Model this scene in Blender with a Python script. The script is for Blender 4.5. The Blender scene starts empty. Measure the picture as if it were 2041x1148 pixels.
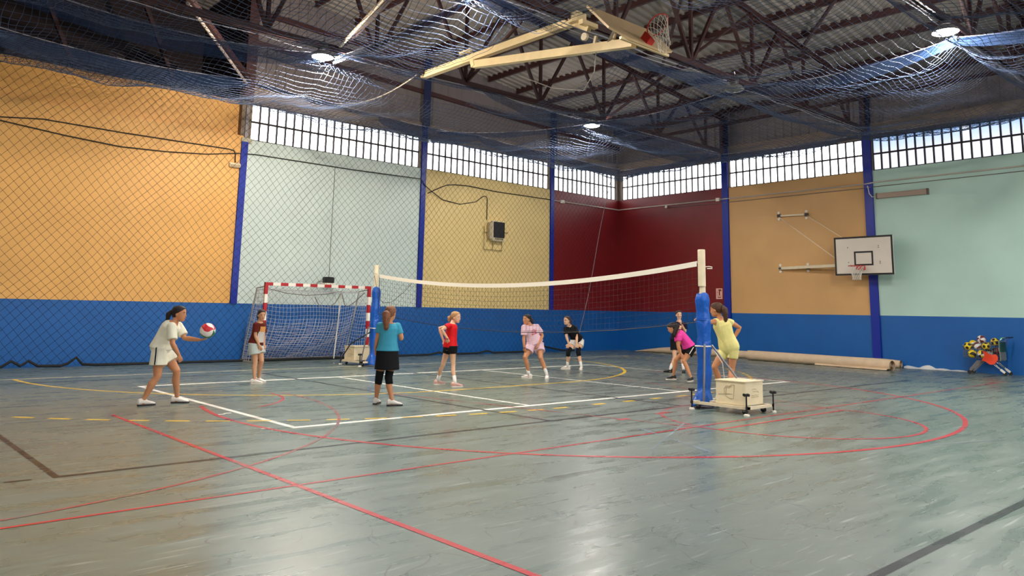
import bpy, math, random
from mathutils import Vector, Matrix, noise
from mathutils.bvhtree import BVHTree
random.seed(7)
SC = bpy.context.scene
COL = SC.collection
PI = math.pi

# ------------------------------------------------------------------ camera, world, exposure
CAMLOC = Vector((-24.427, -20.564, 1.469))
YAW, PITCH, ROLL = 0.8384718, 0.1549851, 0.0184382
fwd = Vector((math.cos(PITCH)*math.cos(YAW), math.cos(PITCH)*math.sin(YAW), math.sin(PITCH)))
rgt = Vector((math.sin(YAW), -math.cos(YAW), 0))
upv = rgt.cross(fwd)
r2 = rgt*math.cos(ROLL) + upv*math.sin(ROLL)
u2 = -rgt*math.sin(ROLL) + upv*math.cos(ROLL)
cam = bpy.data.cameras.new('camera')
camo = bpy.data.objects.new('camera', cam)
COL.objects.link(camo)
camo.matrix_world = Matrix((( r2.x, u2.x, -fwd.x, CAMLOC.x), (r2.y, u2.y, -fwd.y, CAMLOC.y), (r2.z, u2.z, -fwd.z, CAMLOC.z), (0, 0, 0, 1)))
cam.sensor_width = 36.0
cam.lens = 1541.466/2041*36.0
cam.shift_y = -(574.0-378.36)/2041      # the photograph is the lower part of a taller frame
cam.clip_end = 200
SC.camera = camo
SC.view_settings.view_transform = 'Standard'
SC.view_settings.look = 'None'
SC.view_settings.gamma = 1.0
SC.view_settings.exposure = 0.12
SC.view_settings.use_curve_mapping = False
W = bpy.data.worlds.new('sky')
SC.world = W
W.use_nodes = True
wn = W.node_tree.nodes
wl = W.node_tree.links
bgn = wn['Background']
tc = wn.new('ShaderNodeTexCoord'); sp = wn.new('ShaderNodeSeparateXYZ'); rp = wn.new('ShaderNodeValToRGB')
wl.new(tc.outputs['Generated'], sp.inputs[0]); wl.new(sp.outputs['Z'], rp.inputs[0]); wl.new(rp.outputs[0], bgn.inputs[0])
rp.color_ramp.elements[0].position = 0.0; rp.color_ramp.elements[0].color = (0.95, 0.97, 1, 1)
rp.color_ramp.elements[1].position = 0.75; rp.color_ramp.elements[1].color = (0.28, 0.5, 1, 1)
bgn.inputs[1].default_value = 1.6
SKY_GLOW = 5.0        # emission of the frosted panes, standing in for daylight
LAMP_W = 1000.0

# ------------------------------------------------------------------ materials
def lin(h):
    h = h.lstrip('#')
    out = []
    for i in (0, 2, 4):
        c = int(h[i:i+2], 16)/255
        out.append(c/12.92 if c <= 0.04045 else ((c+0.055)/1.055)**2.4)
    return (out[0], out[1], out[2], 1)

MC = {}
def mat(name, col, rough=0.6, metal=0.0, spec=0.5, var=0.0, scale=6.0, bump=0.0, bscale=40.0, alpha=1.0, emit=0.0, sub=0.0):
    if name in MC: return MC[name]
    m = bpy.data.materials.new(name); m.use_nodes = True
    nt = m.node_tree; b = nt.nodes['Principled BSDF']
    c = lin(col) if isinstance(col, str) else col
    b.inputs['Base Color'].default_value = c
    b.inputs['Roughness'].default_value = rough
    b.inputs['Metallic'].default_value = metal
    b.inputs['Specular IOR Level'].default_value = spec
    b.inputs['Alpha'].default_value = alpha
    if sub:
        b.inputs['Subsurface Weight'].default_value = sub
        b.inputs['Subsurface Radius'].default_value = (0.02, 0.008, 0.004)
        b.inputs['Subsurface Scale'].default_value = 0.5
    if emit:
        b.inputs['Emission Color'].default_value = c
        b.inputs['Emission Strength'].default_value = emit
    geo = None
    if var or bump:
        geo = nt.nodes.new('ShaderNodeNewGeometry')
    if var:
        n = nt.nodes.new('ShaderNodeTexNoise'); n.inputs['Scale'].default_value = scale; n.inputs['Detail'].default_value = 4
        nt.links.new(geo.outputs['Position'], n.inputs['Vector'])
        r = nt.nodes.new('ShaderNodeMapRange'); r.inputs['From Min'].default_value = 0.3; r.inputs['From Max'].default_value = 0.7
        r.inputs['To Min'].default_value = 1-var; r.inputs['To Max'].default_value = 1+var
        nt.links.new(n.outputs['Fac'], r.inputs['Value'])
        mx = nt.nodes.new('ShaderNodeVectorMath'); mx.operation = 'SCALE'; mx.inputs[0].default_value = c[:3]
        nt.links.new(r.outputs[0], mx.inputs['Scale']); nt.links.new(mx.outputs[0], b.inputs['Base Color'])
    if bump:
        n2 = nt.nodes.new('ShaderNodeTexNoise'); n2.inputs['Scale'].default_value = bscale; n2.inputs['Detail'].default_value = 3
        nt.links.new(geo.outputs['Position'], n2.inputs['Vector'])
        bp = nt.nodes.new('ShaderNodeBump'); bp.inputs['Strength'].default_value = bump; bp.inputs['Distance'].default_value = 0.02
        nt.links.new(n2.outputs['Fac'], bp.inputs['Height']); nt.links.new(bp.outputs[0], b.inputs['Normal'])
    MC[name] = m
    return m

def floor_nodes(nt, line=None, wear=0.0):
    """green-grey resin sports floor with scuffs; optional painted line colour worn through"""
    b = nt.nodes['Principled BSDF']; L = nt.links
    geo = nt.nodes.new('ShaderNodeNewGeometry')
    def nz(scale, vec=(1, 1, 1), det=6, rot=0.0, dist=0.0):
        mp = nt.nodes.new('ShaderNodeMapping'); mp.inputs['Scale'].default_value = vec; mp.inputs['Rotation'].default_value = (0, 0, rot)
        L.new(geo.outputs['Position'], mp.inputs['Vector'])
        n = nt.nodes.new('ShaderNodeTexNoise'); n.inputs['Scale'].default_value = scale; n.inputs['Detail'].default_value = det
        n.inputs['Distortion'].default_value = dist
        L.new(mp.outputs[0], n.inputs['Vector']); return n
    def rampn(src, stops):
        r = nt.nodes.new('ShaderNodeValToRGB'); L.new(src, r.inputs[0])
        while len(r.color_ramp.elements) < len(stops): r.color_ramp.elements.new(0.5)
        for e, (p, c) in zip(r.color_ramp.elements, stops): e.position = p; e.color = c
        return r
    def mix(fac, a, bcol, mode='MIX'):
        m = nt.nodes.new('ShaderNodeMix'); m.data_type = 'RGBA'; m.blend_type = mode
        for s, v in ((0, fac), (6, a), (7, bcol)):
            if hasattr(v, 'node'): L.new(v, m.inputs[s])
            else: m.inputs[s].default_value = v
        return m.outputs[2]
    big = nz(0.35, det=5)
    base = rampn(big.outputs['Fac'], [(0.3, lin(FLOOR_A)), (0.7, lin(FLOOR_B))])
    # soft wiping streaks across the hall over a faint mottle
    st = nz(2.6, (0.35, 2.0, 1), 3, rot=0.73)
    sr = rampn(st.outputs['Fac'], [(0.30, (0, 0, 0, 1)), (0.72, (1, 1, 1, 1))])
    c = mix(mulf(nt, sr.outputs[0], 0.30), base.outputs[0], lin('#A2ABA4'))
    st2 = nz(9.0, (0.6, 1.6, 1), 3, rot=0.6)
    sr2 = rampn(st2.outputs['Fac'], [(0.25, (1, 1, 1, 1)), (0.70, (0, 0, 0, 1))])
    c = mix(mulf(nt, sr2.outputs[0], 0.22), c, lin('#454E48'))
    st3 = nz(0.9, (1, 1, 1), 3); sr3 = rampn(st3.outputs['Fac'], [(0.25, (1, 1, 1, 1)), (0.70, (0, 0, 0, 1))])
    c = mix(mulf(nt, sr3.outputs[0], 0.25), c, lin('#4F5A52'))
    # pale dry rub marks: short stretched strokes
    rb = nz(7.0, (0.22, 3.2, 1), 2, rot=0.73); rbr = rampn(rb.outputs['Fac'], [(0.64, (0, 0, 0, 1)), (0.74, (1, 1, 1, 1))])
    c = mix(mulf(nt, rbr.outputs[0], 0.40), c, lin('#C2C9C2'))
    rb2 = nz(8.0, (0.25, 3.0, 1), 2, rot=-0.5); rbr2 = rampn(rb2.outputs['Fac'], [(0.66, (0, 0, 0, 1)), (0.76, (1, 1, 1, 1))])
    c = mix(mulf(nt, rbr2.outputs[0], 0.35), c, lin('#C2C9C2'))
    # thin dark scuff arcs
    wv = nt.nodes.new('ShaderNodeTexVoronoi'); wv.feature = 'DISTANCE_TO_EDGE'; wv.inputs['Scale'].default_value = 2.2
    wd = nz(1.6, det=1); ad = nt.nodes.new('ShaderNodeVectorMath'); ad.operation = 'MULTIPLY_ADD'
    L.new(wd.outputs['Color'], ad.inputs[0]); ad.inputs[1].default_value = (0.9, 0.9, 0); L.new(geo.outputs['Position'], ad.inputs[2])
    L.new(ad.outputs[0], wv.inputs['Vector'])
    wr = rampn(wv.outputs['Distance'], [(0.0, (1, 1, 1, 1)), (0.013, (0, 0, 0, 1))])
    gate = nz(3.2, det=1); gr = rampn(gate.outputs['Fac'], [(0.47, (0, 0, 0, 1)), (0.57, (1, 1, 1, 1))])
    sc = nt.nodes.new('ShaderNodeMath'); sc.operation = 'MULTIPLY'; L.new(wr.outputs[0], sc.inputs[0]); L.new(gr.outputs[0], sc.inputs[1])
    c = mix(mulf(nt, sc.outputs[0], 0.75), c, lin('#2C2C2A'))
    if line:
        wn_ = nz(2.3, det=7); wr_ = rampn(wn_.outputs['Fac'], [(max(0, wear-0.12), (1, 1, 1, 1)), (wear+0.12, (0, 0, 0, 1))])
        c = mix(mulf(nt, wr_.outputs[0], 0.75), lin(line), c)
    L.new(c, b.inputs['Base Color'])
    rr = rampn(st.outputs['Fac'], [(0.25, (0.20, 0.20, 0.20, 1)), (0.75, (0.40, 0.40, 0.40, 1))])
    L.new(rr.outputs[0], b.inputs['Roughness'])
    b.inputs['Specular IOR Level'].default_value = 0.38 if line else 0.80
    bp = nt.nodes.new('ShaderNodeBump'); bp.inputs['Strength'].default_value = 0.03; bp.inputs['Distance'].default_value = 0.02
    L.new(st2.outputs['Fac'], bp.inputs['Height']); L.new(bp.outputs[0], b.inputs['Normal'])

def mulf(nt, src, k):
    m = nt.nodes.new('ShaderNodeMath'); m.operation = 'MULTIPLY'; nt.links.new(src, m.inputs[0]); m.inputs[1].default_value = k
    return m.outputs[0]
FLOOR_A, FLOOR_B = '#566760', '#62736B'
def floor_mat(name, line=None, wear=0.0):
    if name in MC: return MC[name]
    m = bpy.data.materials.new(name); m.use_nodes = True
    floor_nodes(m.node_tree, line, wear); MC[name] = m
    return m

def net_mat(name, col, rough=0.8):
    return mat(name, col, rough, spec=0.2)

def mesh_cloth(name, col, cover, cell=90.0):
    """bunched netting: woven strands with open holes between them"""
    if name in MC: return MC[name]
    m = bpy.data.materials.new(name); m.use_nodes = True
    nt = m.node_tree; b = nt.nodes['Principled BSDF']; b.inputs['Base Color'].default_value = lin(col); b.inputs['Roughness'].default_value = 0.8
    b.inputs['Specular IOR Level'].default_value = 0.2
    geo = nt.nodes.new('ShaderNodeNewGeometry'); n = nt.nodes.new('ShaderNodeTexNoise'); n.inputs['Scale'].default_value = cell
    n.inputs['Detail'].default_value = 1
    nt.links.new(geo.outputs['Position'], n.inputs['Vector'])
    r = nt.nodes.new('ShaderNodeMapRange'); r.inputs['From Min'].default_value = 0.35; r.inputs['From Max'].default_value = 0.65
    r.inputs['To Min'].default_value = cover-0.25; r.inputs['To Max'].default_value = min(1, cover+0.25)
    nt.links.new(n.outputs['Fac'], r.inputs['Value']); nt.links.new(r.outputs[0], b.inputs['Alpha'])
    MC[name] = m
    return m

# ------------------------------------------------------------------ mesh helpers
class MB:
    def __init__(s): s.v = []; s.f = []
    def add(s, vs, fs):
        o = len(s.v); s.v += [tuple(x) for x in vs]; s.f += [tuple(i+o for i in f) for f in fs]; return s
    def box(s, lo, hi):
        x0, y0, z0 = lo; x1, y1, z1 = hi
        return s.add([(x0,y0,z0),(x1,y0,z0),(x1,y1,z0),(x0,y1,z0),(x0,y0,z1),(x1,y0,z1),(x1,y1,z1),(x0,y1,z1)],
                     [(3,2,1,0),(4,5,6,7),(0,1,5,4),(1,2,6,5),(2,3,7,6),(3,0,4,7)])
    def bar(s, p, q, w, h, up=(0, 0, 1)):
        p, q = Vector(p), Vector(q); d = (q-p).normalized(); u = Vector(up)
        if abs(d.dot(u)) > 0.99: u = Vector((1, 0, 0))
        a = d.cross(u).normalized(); b = a.cross(d)
        vs = [c+a*(w/2*sx)+b*(h/2*sy) for c in (p, q) for sx, sy in ((-1,-1),(1,-1),(1,1),(-1,1))]
        return s.add(vs, [(0,1,2,3),(7,6,5,4),(4,5,1,0),(5,6,2,1),(6,7,3,2),(7,4,0,3)])
    def bevbox(s, lo, hi, b):
        """box with chamfered vertical and top edges"""
        x0, y0, z0 = lo; x1, y1, z1 = hi
        def ring(i, z): return [(x0+b+i,y0+i,z),(x1-b-i,y0+i,z),(x1-i,y0+b+i,z),(x1-i,y1-b-i,z),(x1-b-i,y1-i,z),(x0+b+i,y1-i,z),(x0+i,y1-b-i,z),(x0+i,y0+b+i,z)]
        vs = ring(b*.6, z0)+ring(0, z0+b)+ring(0, z1-b)+ring(b*.6, z1); fs = []
        for k in range(3):
            for i in range(8): fs.append((k*8+i, k*8+(i+1) % 8, k*8+8+(i+1) % 8, k*8+8+i))
        fs.append(tuple(range(7, -1, -1))); fs.append(tuple(range(24, 32)))
        return s.add(vs, fs)
    def tube(s, pts, r, n=6, caps=True, closed=False, flat=1.0):
        pts = [Vector(p) for p in pts]; N = len(pts); rs = r if isinstance(r, (list, tuple)) else [r]*N
        o = len(s.v); pa = None
        for i, p in enumerate(pts):
            if closed: d = pts[(i+1) % N]-pts[i-1]
            else: d = pts[min(i+1, N-1)]-pts[max(i-1, 0)]
            d = d.normalized() if d.length > 1e-9 else Vector((0, 0, 1))
            if pa is None:
                u = Vector((0, 0, 1)) if abs(d.z) < 0.9 else Vector((1, 0, 0)); a = d.cross(u).normalized()
            else:
                a = pa-d*pa.dot(d); a = a.normalized() if a.length > 1e-6 else d.orthogonal().normalized()
            pa = a; b = d.cross(a)
            for k in range(n):
                t = 2*PI*k/n; s.v.append(tuple(p+a*(rs[i]*math.cos(t))+b*(rs[i]*flat*math.sin(t))))
        M = N if closed else N-1
        for i in range(M):
            j = (i+1) % N
            for k in range(n):
                k2 = (k+1) % n; s.f.append((o+i*n+k, o+i*n+k2, o+j*n+k2, o+j*n+k))
        if caps and not closed:
            s.f.append(tuple(o+k for k in range(n-1, -1, -1))); s.f.append(tuple(o+(N-1)*n+k for k in range(n)))
        return s
    def loft(s, rings, n=16, caps=True):
        """rings: (centre, lateral axis, forward axis, half width, half depth)"""
        o = len(s.v)
        for c, a, b, hw, hd in rings:
            for k in range(n):
                t = 2*PI*k/n; s.v.append(tuple(Vector(c)+Vector(a)*(hw*math.cos(t))+Vector(b)*(hd*math.sin(t))))
        for i in range(len(rings)-1):
            for k in range(n):
                k2 = (k+1) % n; s.f.append((o+i*n+k, o+i*n+k2, o+(i+1)*n+k2, o+(i+1)*n+k))
        if caps:
            s.f.append(tuple(o+k for k in range(n-1, -1, -1))); s.f.append(tuple(o+(len(rings)-1)*n+k for k in range(n)))
        return s
    def ell(s, c, ax, n=10, m=7):
        """ellipsoid; ax = three axis vectors"""
        c = Vector(c); A, B, D = [Vector(x) for x in ax]; o = len(s.v)
        s.v.append(tuple(c-D))
        for i in range(1, m):
            ph = -PI/2+PI*i/m
            for k in range(n):
                t = 2*PI*k/n; s.v.append(tuple(c+A*(math.cos(ph)*math.cos(t))+B*(math.cos(ph)*math.sin(t))+D*math.sin(ph)))
        s.v.append(tuple(c+D)); e = len(s.v)-1
        for k in range(n): s.f.append((o, o+1+(k+1) % n, o+1+k))
        for i in range(m-2):
            for k in range(n):
                k2 = (k+1) % n; a = o+1+i*n; s.f.append((a+k, a+k2, a+n+k2, a+n+k))
        a = o+1+(m-2)*n
        for k in range(n): s.f.append((a+k, a+(k+1) % n, e))
        return s
    def sph(s, c, r, n=12, m=8): return s.ell(c, ((r,0,0),(0,r,0),(0,0,r)), n, m)
    def disc(s, c, ax, r, h, n=16):
        c = Vector(c); d = Vector(ax).normalized()
        return s.tube([c-d*h/2, c+d*h/2], r, n)
    def build(s, name, m, parent=None, smooth=False, mats=None):
        me = bpy.data.meshes.new(name)
        off = Vector(parent['_loc']) if parent is not None and '_loc' in parent else Vector((0, 0, 0))
        me.from_pydata([tuple(Vector(v)-off) for v in s.v] if off.length else s.v, [], s.f); me.update()
        o = bpy.data.objects.new(name, me); COL.objects.link(o)
        me.materials.append(m)
        if smooth: me.polygons.foreach_set('use_smooth', [True]*len(me.polygons))
        if parent is not None: put(o, parent)
        return o

def put(o, parent):
    o.parent = parent
    if '_loc' in parent: o['_loc'] = parent['_loc']

def thing(name, label, cat, loc=(0, 0, 0), group=None, kind=None):
    o = bpy.data.objects.new(name, None); COL.objects.link(o)
    o.location = loc; o['_loc'] = tuple(loc); o.empty_display_size = 0.1
    tag(o, label, cat, group, kind)
    return o
def tag(o, label, cat=None, group=None, kind=None):
    o['label'] = label
    if cat: o['category'] = cat
    if group: o['group'] = group
    if kind: o['kind'] = kind
    return o
def struct(name, label):
    o = bpy.data.objects.new(name, None); COL.objects.link(o); o['kind'] = 'structure'; o['label'] = label
    return o
def copy_tree(o, parent=None):
    c = o.copy(); COL.objects.link(c)
    if parent is not None: c.parent = parent
    for ch in list(o.children): copy_tree(ch, c)
    return c
def inst(src, parent, matrix=None):
    c = src.copy(); COL.objects.link(c); c.parent = parent
    if matrix is not None: c.matrix_basis = matrix
    return c
def remeshed(name, mb, m, parent, voxel=0.007, smooth=4, fac=0.5):
    """one continuous surface grown from overlapping volumes"""
    me = bpy.data.meshes.new('tmp'); me.from_pydata(mb.v, [], mb.f); me.update()
    o = bpy.data.objects.new('tmp', me); COL.objects.link(o)
    r = o.modifiers.new('r', 'REMESH'); r.mode = 'VOXEL'; r.voxel_size = voxel; r.use_smooth_shade = True
    if smooth:
        sm = o.modifiers.new('s', 'SMOOTH'); sm.iterations = smooth; sm.factor = fac
    dg = bpy.context.evaluated_depsgraph_get()
    ev = o.evaluated_get(dg)
    nm = bpy.data.meshes.new_from_object(ev); nm.name = name
    bpy.data.objects.remove(o); bpy.data.meshes.remove(me)
    off = Vector(parent['_loc']) if parent is not None and '_loc' in parent else Vector()
    if off.length: nm.transform(Matrix.Translation(-off))
    nm.materials.clear(); nm.materials.append(m)
    nm.polygons.foreach_set('use_smooth', [True]*len(nm.polygons))
    x = bpy.data.objects.new(name, nm); COL.objects.link(x)
    if parent is not None: put(x, parent)
    return x

# ================================================================== SETTING
X0, Y0 = -40.0, -25.6                       # far extents of the hall (behind and beside the camera)
LC = [-15.93, -9.88, -3.91]                 # column lines on the left wall
RC = [-5.05, -10.21, -15.37, -20.53]        # column lines on the right wall
Z_D, Z_W0, Z_W1, Z_L = 1.53, 6.03, 7.08, 7.55   # dado, window bottom and top, top of the concrete lintel
def roof_z(x): return 8.60 + 0.12*min(-x, 24-(-x-24) if -x > 24 else -x)

M_blue = mat('dado_blue_paint', '#0A5CA8', 0.42, var=0.06, scale=1.5, bump=0.08, bscale=60)
M_navy = mat('column_blue_paint', '#04289A', 0.35, var=0.06, scale=2)
M_navy2 = mat('column_dark_blue_paint', '#101C48', 0.5)
M_brown = mat('brown_steel_paint', '#3A1B1C', 0.6, var=0.15, scale=3)
M_conc = mat('lintel_concrete', '#85766A', 0.85, var=0.12, scale=3, bump=0.15)
PAINT = {
 'orange': mat('orange_wall_paint', '#E9B064', 0.55, var=0.05, scale=1.2, bump=0.10, bscale=70),
 'mint': mat('pale_mint_wall_paint', '#CFDDD8', 0.5, var=0.04, scale=1.0, bump=0.10, bscale=70),
 'yellow': mat('pale_yellow_wall_paint', '#E6CB8C', 0.55, var=0.04, scale=1.0, bump=0.10, bscale=70),
 'maroon': mat('maroon_wall_paint', '#7A151B', 0.38, var=0.10, scale=0.9, bump=0.08, bscale=70),
 'tan': mat('tan_orange_wall_paint', '#D4A56C', 0.5, var=0.05, scale=1.0, bump=0.10, bscale=70),
 'green': mat('mint_green_wall_paint', '#B8D6CC', 0.5, var=0.05, scale=0.8, bump=0.10, bscale=70),
}
M_clad = mat('grey_sheet_cladding', '#6E6668', 0.6, metal=0.0, var=0.10, scale=0.7)
M_roof = mat('grey_roof_sheet', '#8A837E', 0.6, var=0.14, scale=0.5)
M_frame = mat('dark_window_frame', '#2A1F22', 0.6)

# frosted pane whose own emission stands in for the sky behind it
def pane_mat(name, top, bot, strength):
    m = bpy.data.materials.new(name); m.use_nodes = True
    nt = m.node_tree; b = nt.nodes['Principled BSDF']; b.inputs['Base Color'].default_value = (0.75, 0.78, 0.8, 1); b.inputs['Roughness'].default_value = 0.35
    g = nt.nodes.new('ShaderNodeNewGeometry'); s = nt.nodes.new('ShaderNodeSeparateXYZ'); r = nt.nodes.new('ShaderNodeMapRange'); mx = nt.nodes.new('ShaderNodeMix'); mx.data_type = 'RGBA'
    nt.links.new(g.outputs['Position'], s.inputs[0]); nt.links.new(s.outputs['Z'], r.inputs['Value'])
    r.inputs['From Min'].default_value = Z_W0+0.5; r.inputs['From Max'].default_value = Z_W1
    nt.links.new(r.outputs[0], mx.inputs[0]); mx.inputs[6].default_value = bot; mx.inputs[7].default_value = top
    nt.links.new(mx.outputs[2], b.inputs['Emission Color']); b.inputs['Emission Strength'].default_value = strength
    MC[name] = m
    return m
M_pane = pane_mat('frosted_pane', (.92, .97, 1, 1), (.97, .99, 1, 1), SKY_GLOW)
M_pane2 = pane_mat('frosted_pane_blue_sky', (0.12, 0.22, 0.42, 1), (0.30, 0.31, 0.36, 1), 2.6)
M_clear = bpy.data.materials.new('clear_pane'); M_clear.use_nodes = True
_b = M_clear.node_tree.nodes['Principled BSDF']; _b.inputs['Transmission Weight'].default_value = 1; _b.inputs['Roughness'].default_value = 0; _b.inputs['IOR'].default_value = 1.05

# ---- floor and its painted lines
floor = MB().box((X0, Y0, -0.2), (0.3, 0.3, 0)).build('floor', floor_mat('resin_floor'))
tag(floor, 'green grey resin sports floor with court lines', kind='structure')
LZ = [0.0006]
def line(pts, w, m, closed=False):
    LZ[0] += 0.00002; z = LZ[0]; mb = MB(); P = [Vector((p[0], p[1], 0)) for p in pts]; N = len(P); vs = []
    for i in range(N):
        if closed: a, b = P[i-1], P[(i+1) % N]
        else: a, b = P[max(i-1, 0)], P[min(i+1, N-1)]
        d1 = (P[i]-a).normalized() if (P[i]-a).length > 1e-6 else (b-P[i]).normalized()
        d2 = (b-P[i]).normalized() if (b-P[i]).length > 1e-6 else d1
        t = (d1+d2).normalized(); k = 1/max(0.5, t.dot(d1)); nn = Vector((-t.y, t.x, 0))*w/2*k
        vs += [(P[i]+nn)+Vector((0, 0, z)), (P[i]-nn)+Vector((0, 0, z))]
    fs = [(2*i, 2*i+1, 2*((i+1) % N)+1, 2*((i+1) % N)) for i in range(N if closed else N-1)]
    mb.add(vs, fs); return mb.build('painted_line', m, floor)
def arc(cx, cy, r, a0, a1, n=40): return [(cx+r*math.cos(math.radians(a0+(a1-a0)*i/n)), cy+r*math.sin(math.radians(a0+(a1-a0)*i/n))) for i in range(n+1)]
L_white = floor_mat('line_white', '#FFFCF4', 0.22); L_pale = floor_mat('line_pale_yellow', '#D8D3B4', 0.36)
L_yel = floor_mat('line_yellow', '#F0C63A', 0.27); L_red = floor_mat('line_red', '#C02C38', 0.34); L_red2 = floor_mat('line_faded_red', '#AC4248', 0.46)
L_blk = floor_mat('line_black', '#16181C', 0.26); L_bluel = floor_mat('line_faded_blue', '#93A4BE', 0.60)
WX0, WX1, WY0, WY1 = -19.78, -7.78, -11.47, -5.47
for q in (WX0, WX1): line([(q, WY0), (q, WY1)], 0.085, L_white)
line([(WX0-.04, WY0), (WX1+.04, WY0)], 0.11, L_white); line([(WX0-.04, WY1), (WX1+.04, WY1)], 0.14, L_white)
for x in (-15.78, -11.78): line([(x, WY0+.03), (x, WY1-.03)], 0.075, L_white)
BX0, BX1, BY0, BY1 = -22.7, -4.7, -12.88, -3.88
line([(BX0+.03, BY0), (BX0+.03, BY1)], 0.06, L_blk); line([(BX1, BY0), (BX1, BY1)], 0.06, L_blk); line([(BX0, BY0), (BX1, BY0)], 0.075, L_blk); line([(BX0, BY1), (BX1, BY1)], 0.08, L_blk)
for x in (-16.74, -13.74, -10.1): line([(x, BY0), (x, BY1)], 0.075, L_blk)
line([(-24, -18.47), (-4.7, -18.47)], 0.07, L_blk)
line([(-23.05, -12.86), (-22.85, -12.87)], 0.045, L_blk)
line([(-30, -2.95), (-3.0, -2.95)], 0.12, L_pale); line([(-3.0, -2.95), (-3.3, -20)], 0.07, L_pale)
gl, gr_, gy = -15.3, -12.6, -2.95
line(arc(gl, gy, 6.0, 180, 270)+arc(gr_, gy, 6.0, 270, 360)[0:], 0.08, L_yel)
a9 = arc(gl, gy, 9.0, 205, 270, 22)+arc(gr_, gy, 9.0, 270, 360, 30)
for a, b, c in ((gl, 200, 270), (gr_, 270, 360)):
    t = b
    while t < c-1.6: line(arc(a, gy, 9.0, t, t+1.9, 3), 0.08, L_yel); t += 3.2
for cx in (-14.7, -13.95, -13.2): line([(cx-.14, gy-9.0), (cx+.14, gy-9.0)], 0.10, L_yel)
for p in ((-20.05, -9.85), (-19.93, -9.78), (-20.1, -11.35)): line([(p[0]-.06, p[1]-.01), (p[0]+.06, p[1]+.01)], 0.05, L_white)
line([(-21.22, -9.1), (-21.2, -24)], 0.055, L_red)
line([(-26, -14.38), (-2.7, -14.38)], 0.04, L_red)
line(arc(-24.35, -8.05, 6.2, -80, 3), 0.038, L_red2)
line(arc(-20.1, -7.8, 1.75, -62, 3), 0.045, L_red)
line(arc(-13.85, -10.45, 6.3, -195, 25, 80), 0.065, L_red)
line(arc(-13.72, -14.68, 1.78, -180, 0, 40), 0.05, L_red); line(arc(-13.72, -14.68, 1.78, 0, 180, 40), 0.05, L_red2)
line([(-15.5, -14.7), (-11.95, -14.7)], 0.05, L_red)
line([(-15.5, -14.7), (-16.7, -8.68)], 0.045, L_red2); line([(-11.95, -14.7), (-10.62, -8.68)], 0.045, L_red2)
line([(-14.9, -13.25), (-14.55, -13.25)], 0.08, L_red); line([(-15.9, -13.35), (-15.66, -13.35)], 0.08, L_red)
line([(-16.2, -13.9), (-17.0, -15.6)], 0.03, L_bluel); line([(-17.4, -15.1), (-15.4, -14.1)], 0.03, L_bluel); line([(-14.4, -16.9), (-13.2, -17.3)], 0.03, L_bluel)

# ---- walls
wall_l = struct('wall_left', 'long left wall in orange, mint, yellow and maroon bays')
wall_r = struct('wall_right', 'end wall at right in maroon, tan and green bays')
def panel(par, axis, a, b, z0, z1, m, name='painted_panel', t=0.25, inset=0.0):
    if axis == 'y': return MB().box((a, inset, z0), (b, t, z1)).build(name, m, par)
    return MB().box((inset, a, z0), (t, b, z1)).build(name, m, par)
LB = [(X0, LC[0], 'orange'), (LC[0], LC[1], 'mint'), (LC[1], LC[2], 'yellow'), (LC[2], 0.0, 'maroon')]
for a, b, k in LB:
    panel(wall_l, 'y', a, b, 0, Z_D, M_blue, 'blue_dado')
    if k == 'orange':
        panel(wall_l, 'y', a, b, Z_D, 6.12, PAINT[k])
        panel(wall_l, 'y', a, b-.12, 6.12, 7.13, PAINT[k], inset=0.20)
    else:
        panel(wall_l, 'y', a, b, Z_D, Z_W0, PAINT[k]); panel(wall_l, 'y', a, b, Z_W1, Z_L, M_conc, 'lintel')
RB = [(0.0, RC[0], 'maroon'), (RC[0], RC[1], 'tan'), (RC[1], RC[2], 'green'), (RC[2], RC[3], 'green'), (RC[3], Y0, 'tan')]
for a, b, k in RB:
    panel(wall_r, 'x', b, a, 0, Z_D, M_blue, 'blue_dado')
    panel(wall_r, 'x', b, a, Z_D, Z_W0, PAINT[k]); panel(wall_r, 'x', b, a, Z_W1, Z_L, M_conc, 'lintel')
MB().box((LC[0]-.13, .0, 6.12), (LC[0]+.01, .25, 7.6)).build('end_pier', M_conc, wall_l)
# columns
def column(par, x, y, axis, z1=Z_L, upper=True):
    mb = MB(); w = 0.09 if axis == 'y' else 0.13
    if axis == 'y':
        mb.box((x-w, -0.06, 0 if y else Z_D), (x+w, -0.045, z1)); mb.box((x-.02, -.05, Z_D), (x+.02, 0.02, z1)); mb.box((x-w, -0.005, Z_D), (x+w, 0.02, z1))
    else:
        mb.box((-0.06, y-w, 0), (-0.045, y+w, z1)); mb.box((-.05, y-.02, 0), (0.02, y+.02, z1)); mb.box((-0.005, y-w, 0), (0.02, y+w, z1))
    mb.build('column', M_navy, par)
for x in LC[1:]: column(wall_l, x, 0, 'y')
column(wall_l, LC[0], 0, 'y', 5.95)
for y in RC: column(wall_r, 0, y, 'x')
for x, m in ((LC[0], M_brown), (LC[1], M_navy2), (LC[2], M_navy2)):
    mb = MB(); z0 = Z_L-.1 if m is M_navy2 else 7.1; zt = roof_z(x)-.05
    mb.box((x-.14, -.10, z0), (x+.14, -.08, zt)); mb.box((x-.015, -.09, z0), (x+.015, .12, zt)); mb.box((x-.14, .10, z0), (x+.14, .12, zt)); mb.build('column', m, wall_l)
for y in RC:
    MB().box((-.10, y-.14, Z_L-.1), (.05, y+.14, roof_z(0)-.05)).build('column', M_navy2, wall_r)
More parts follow.
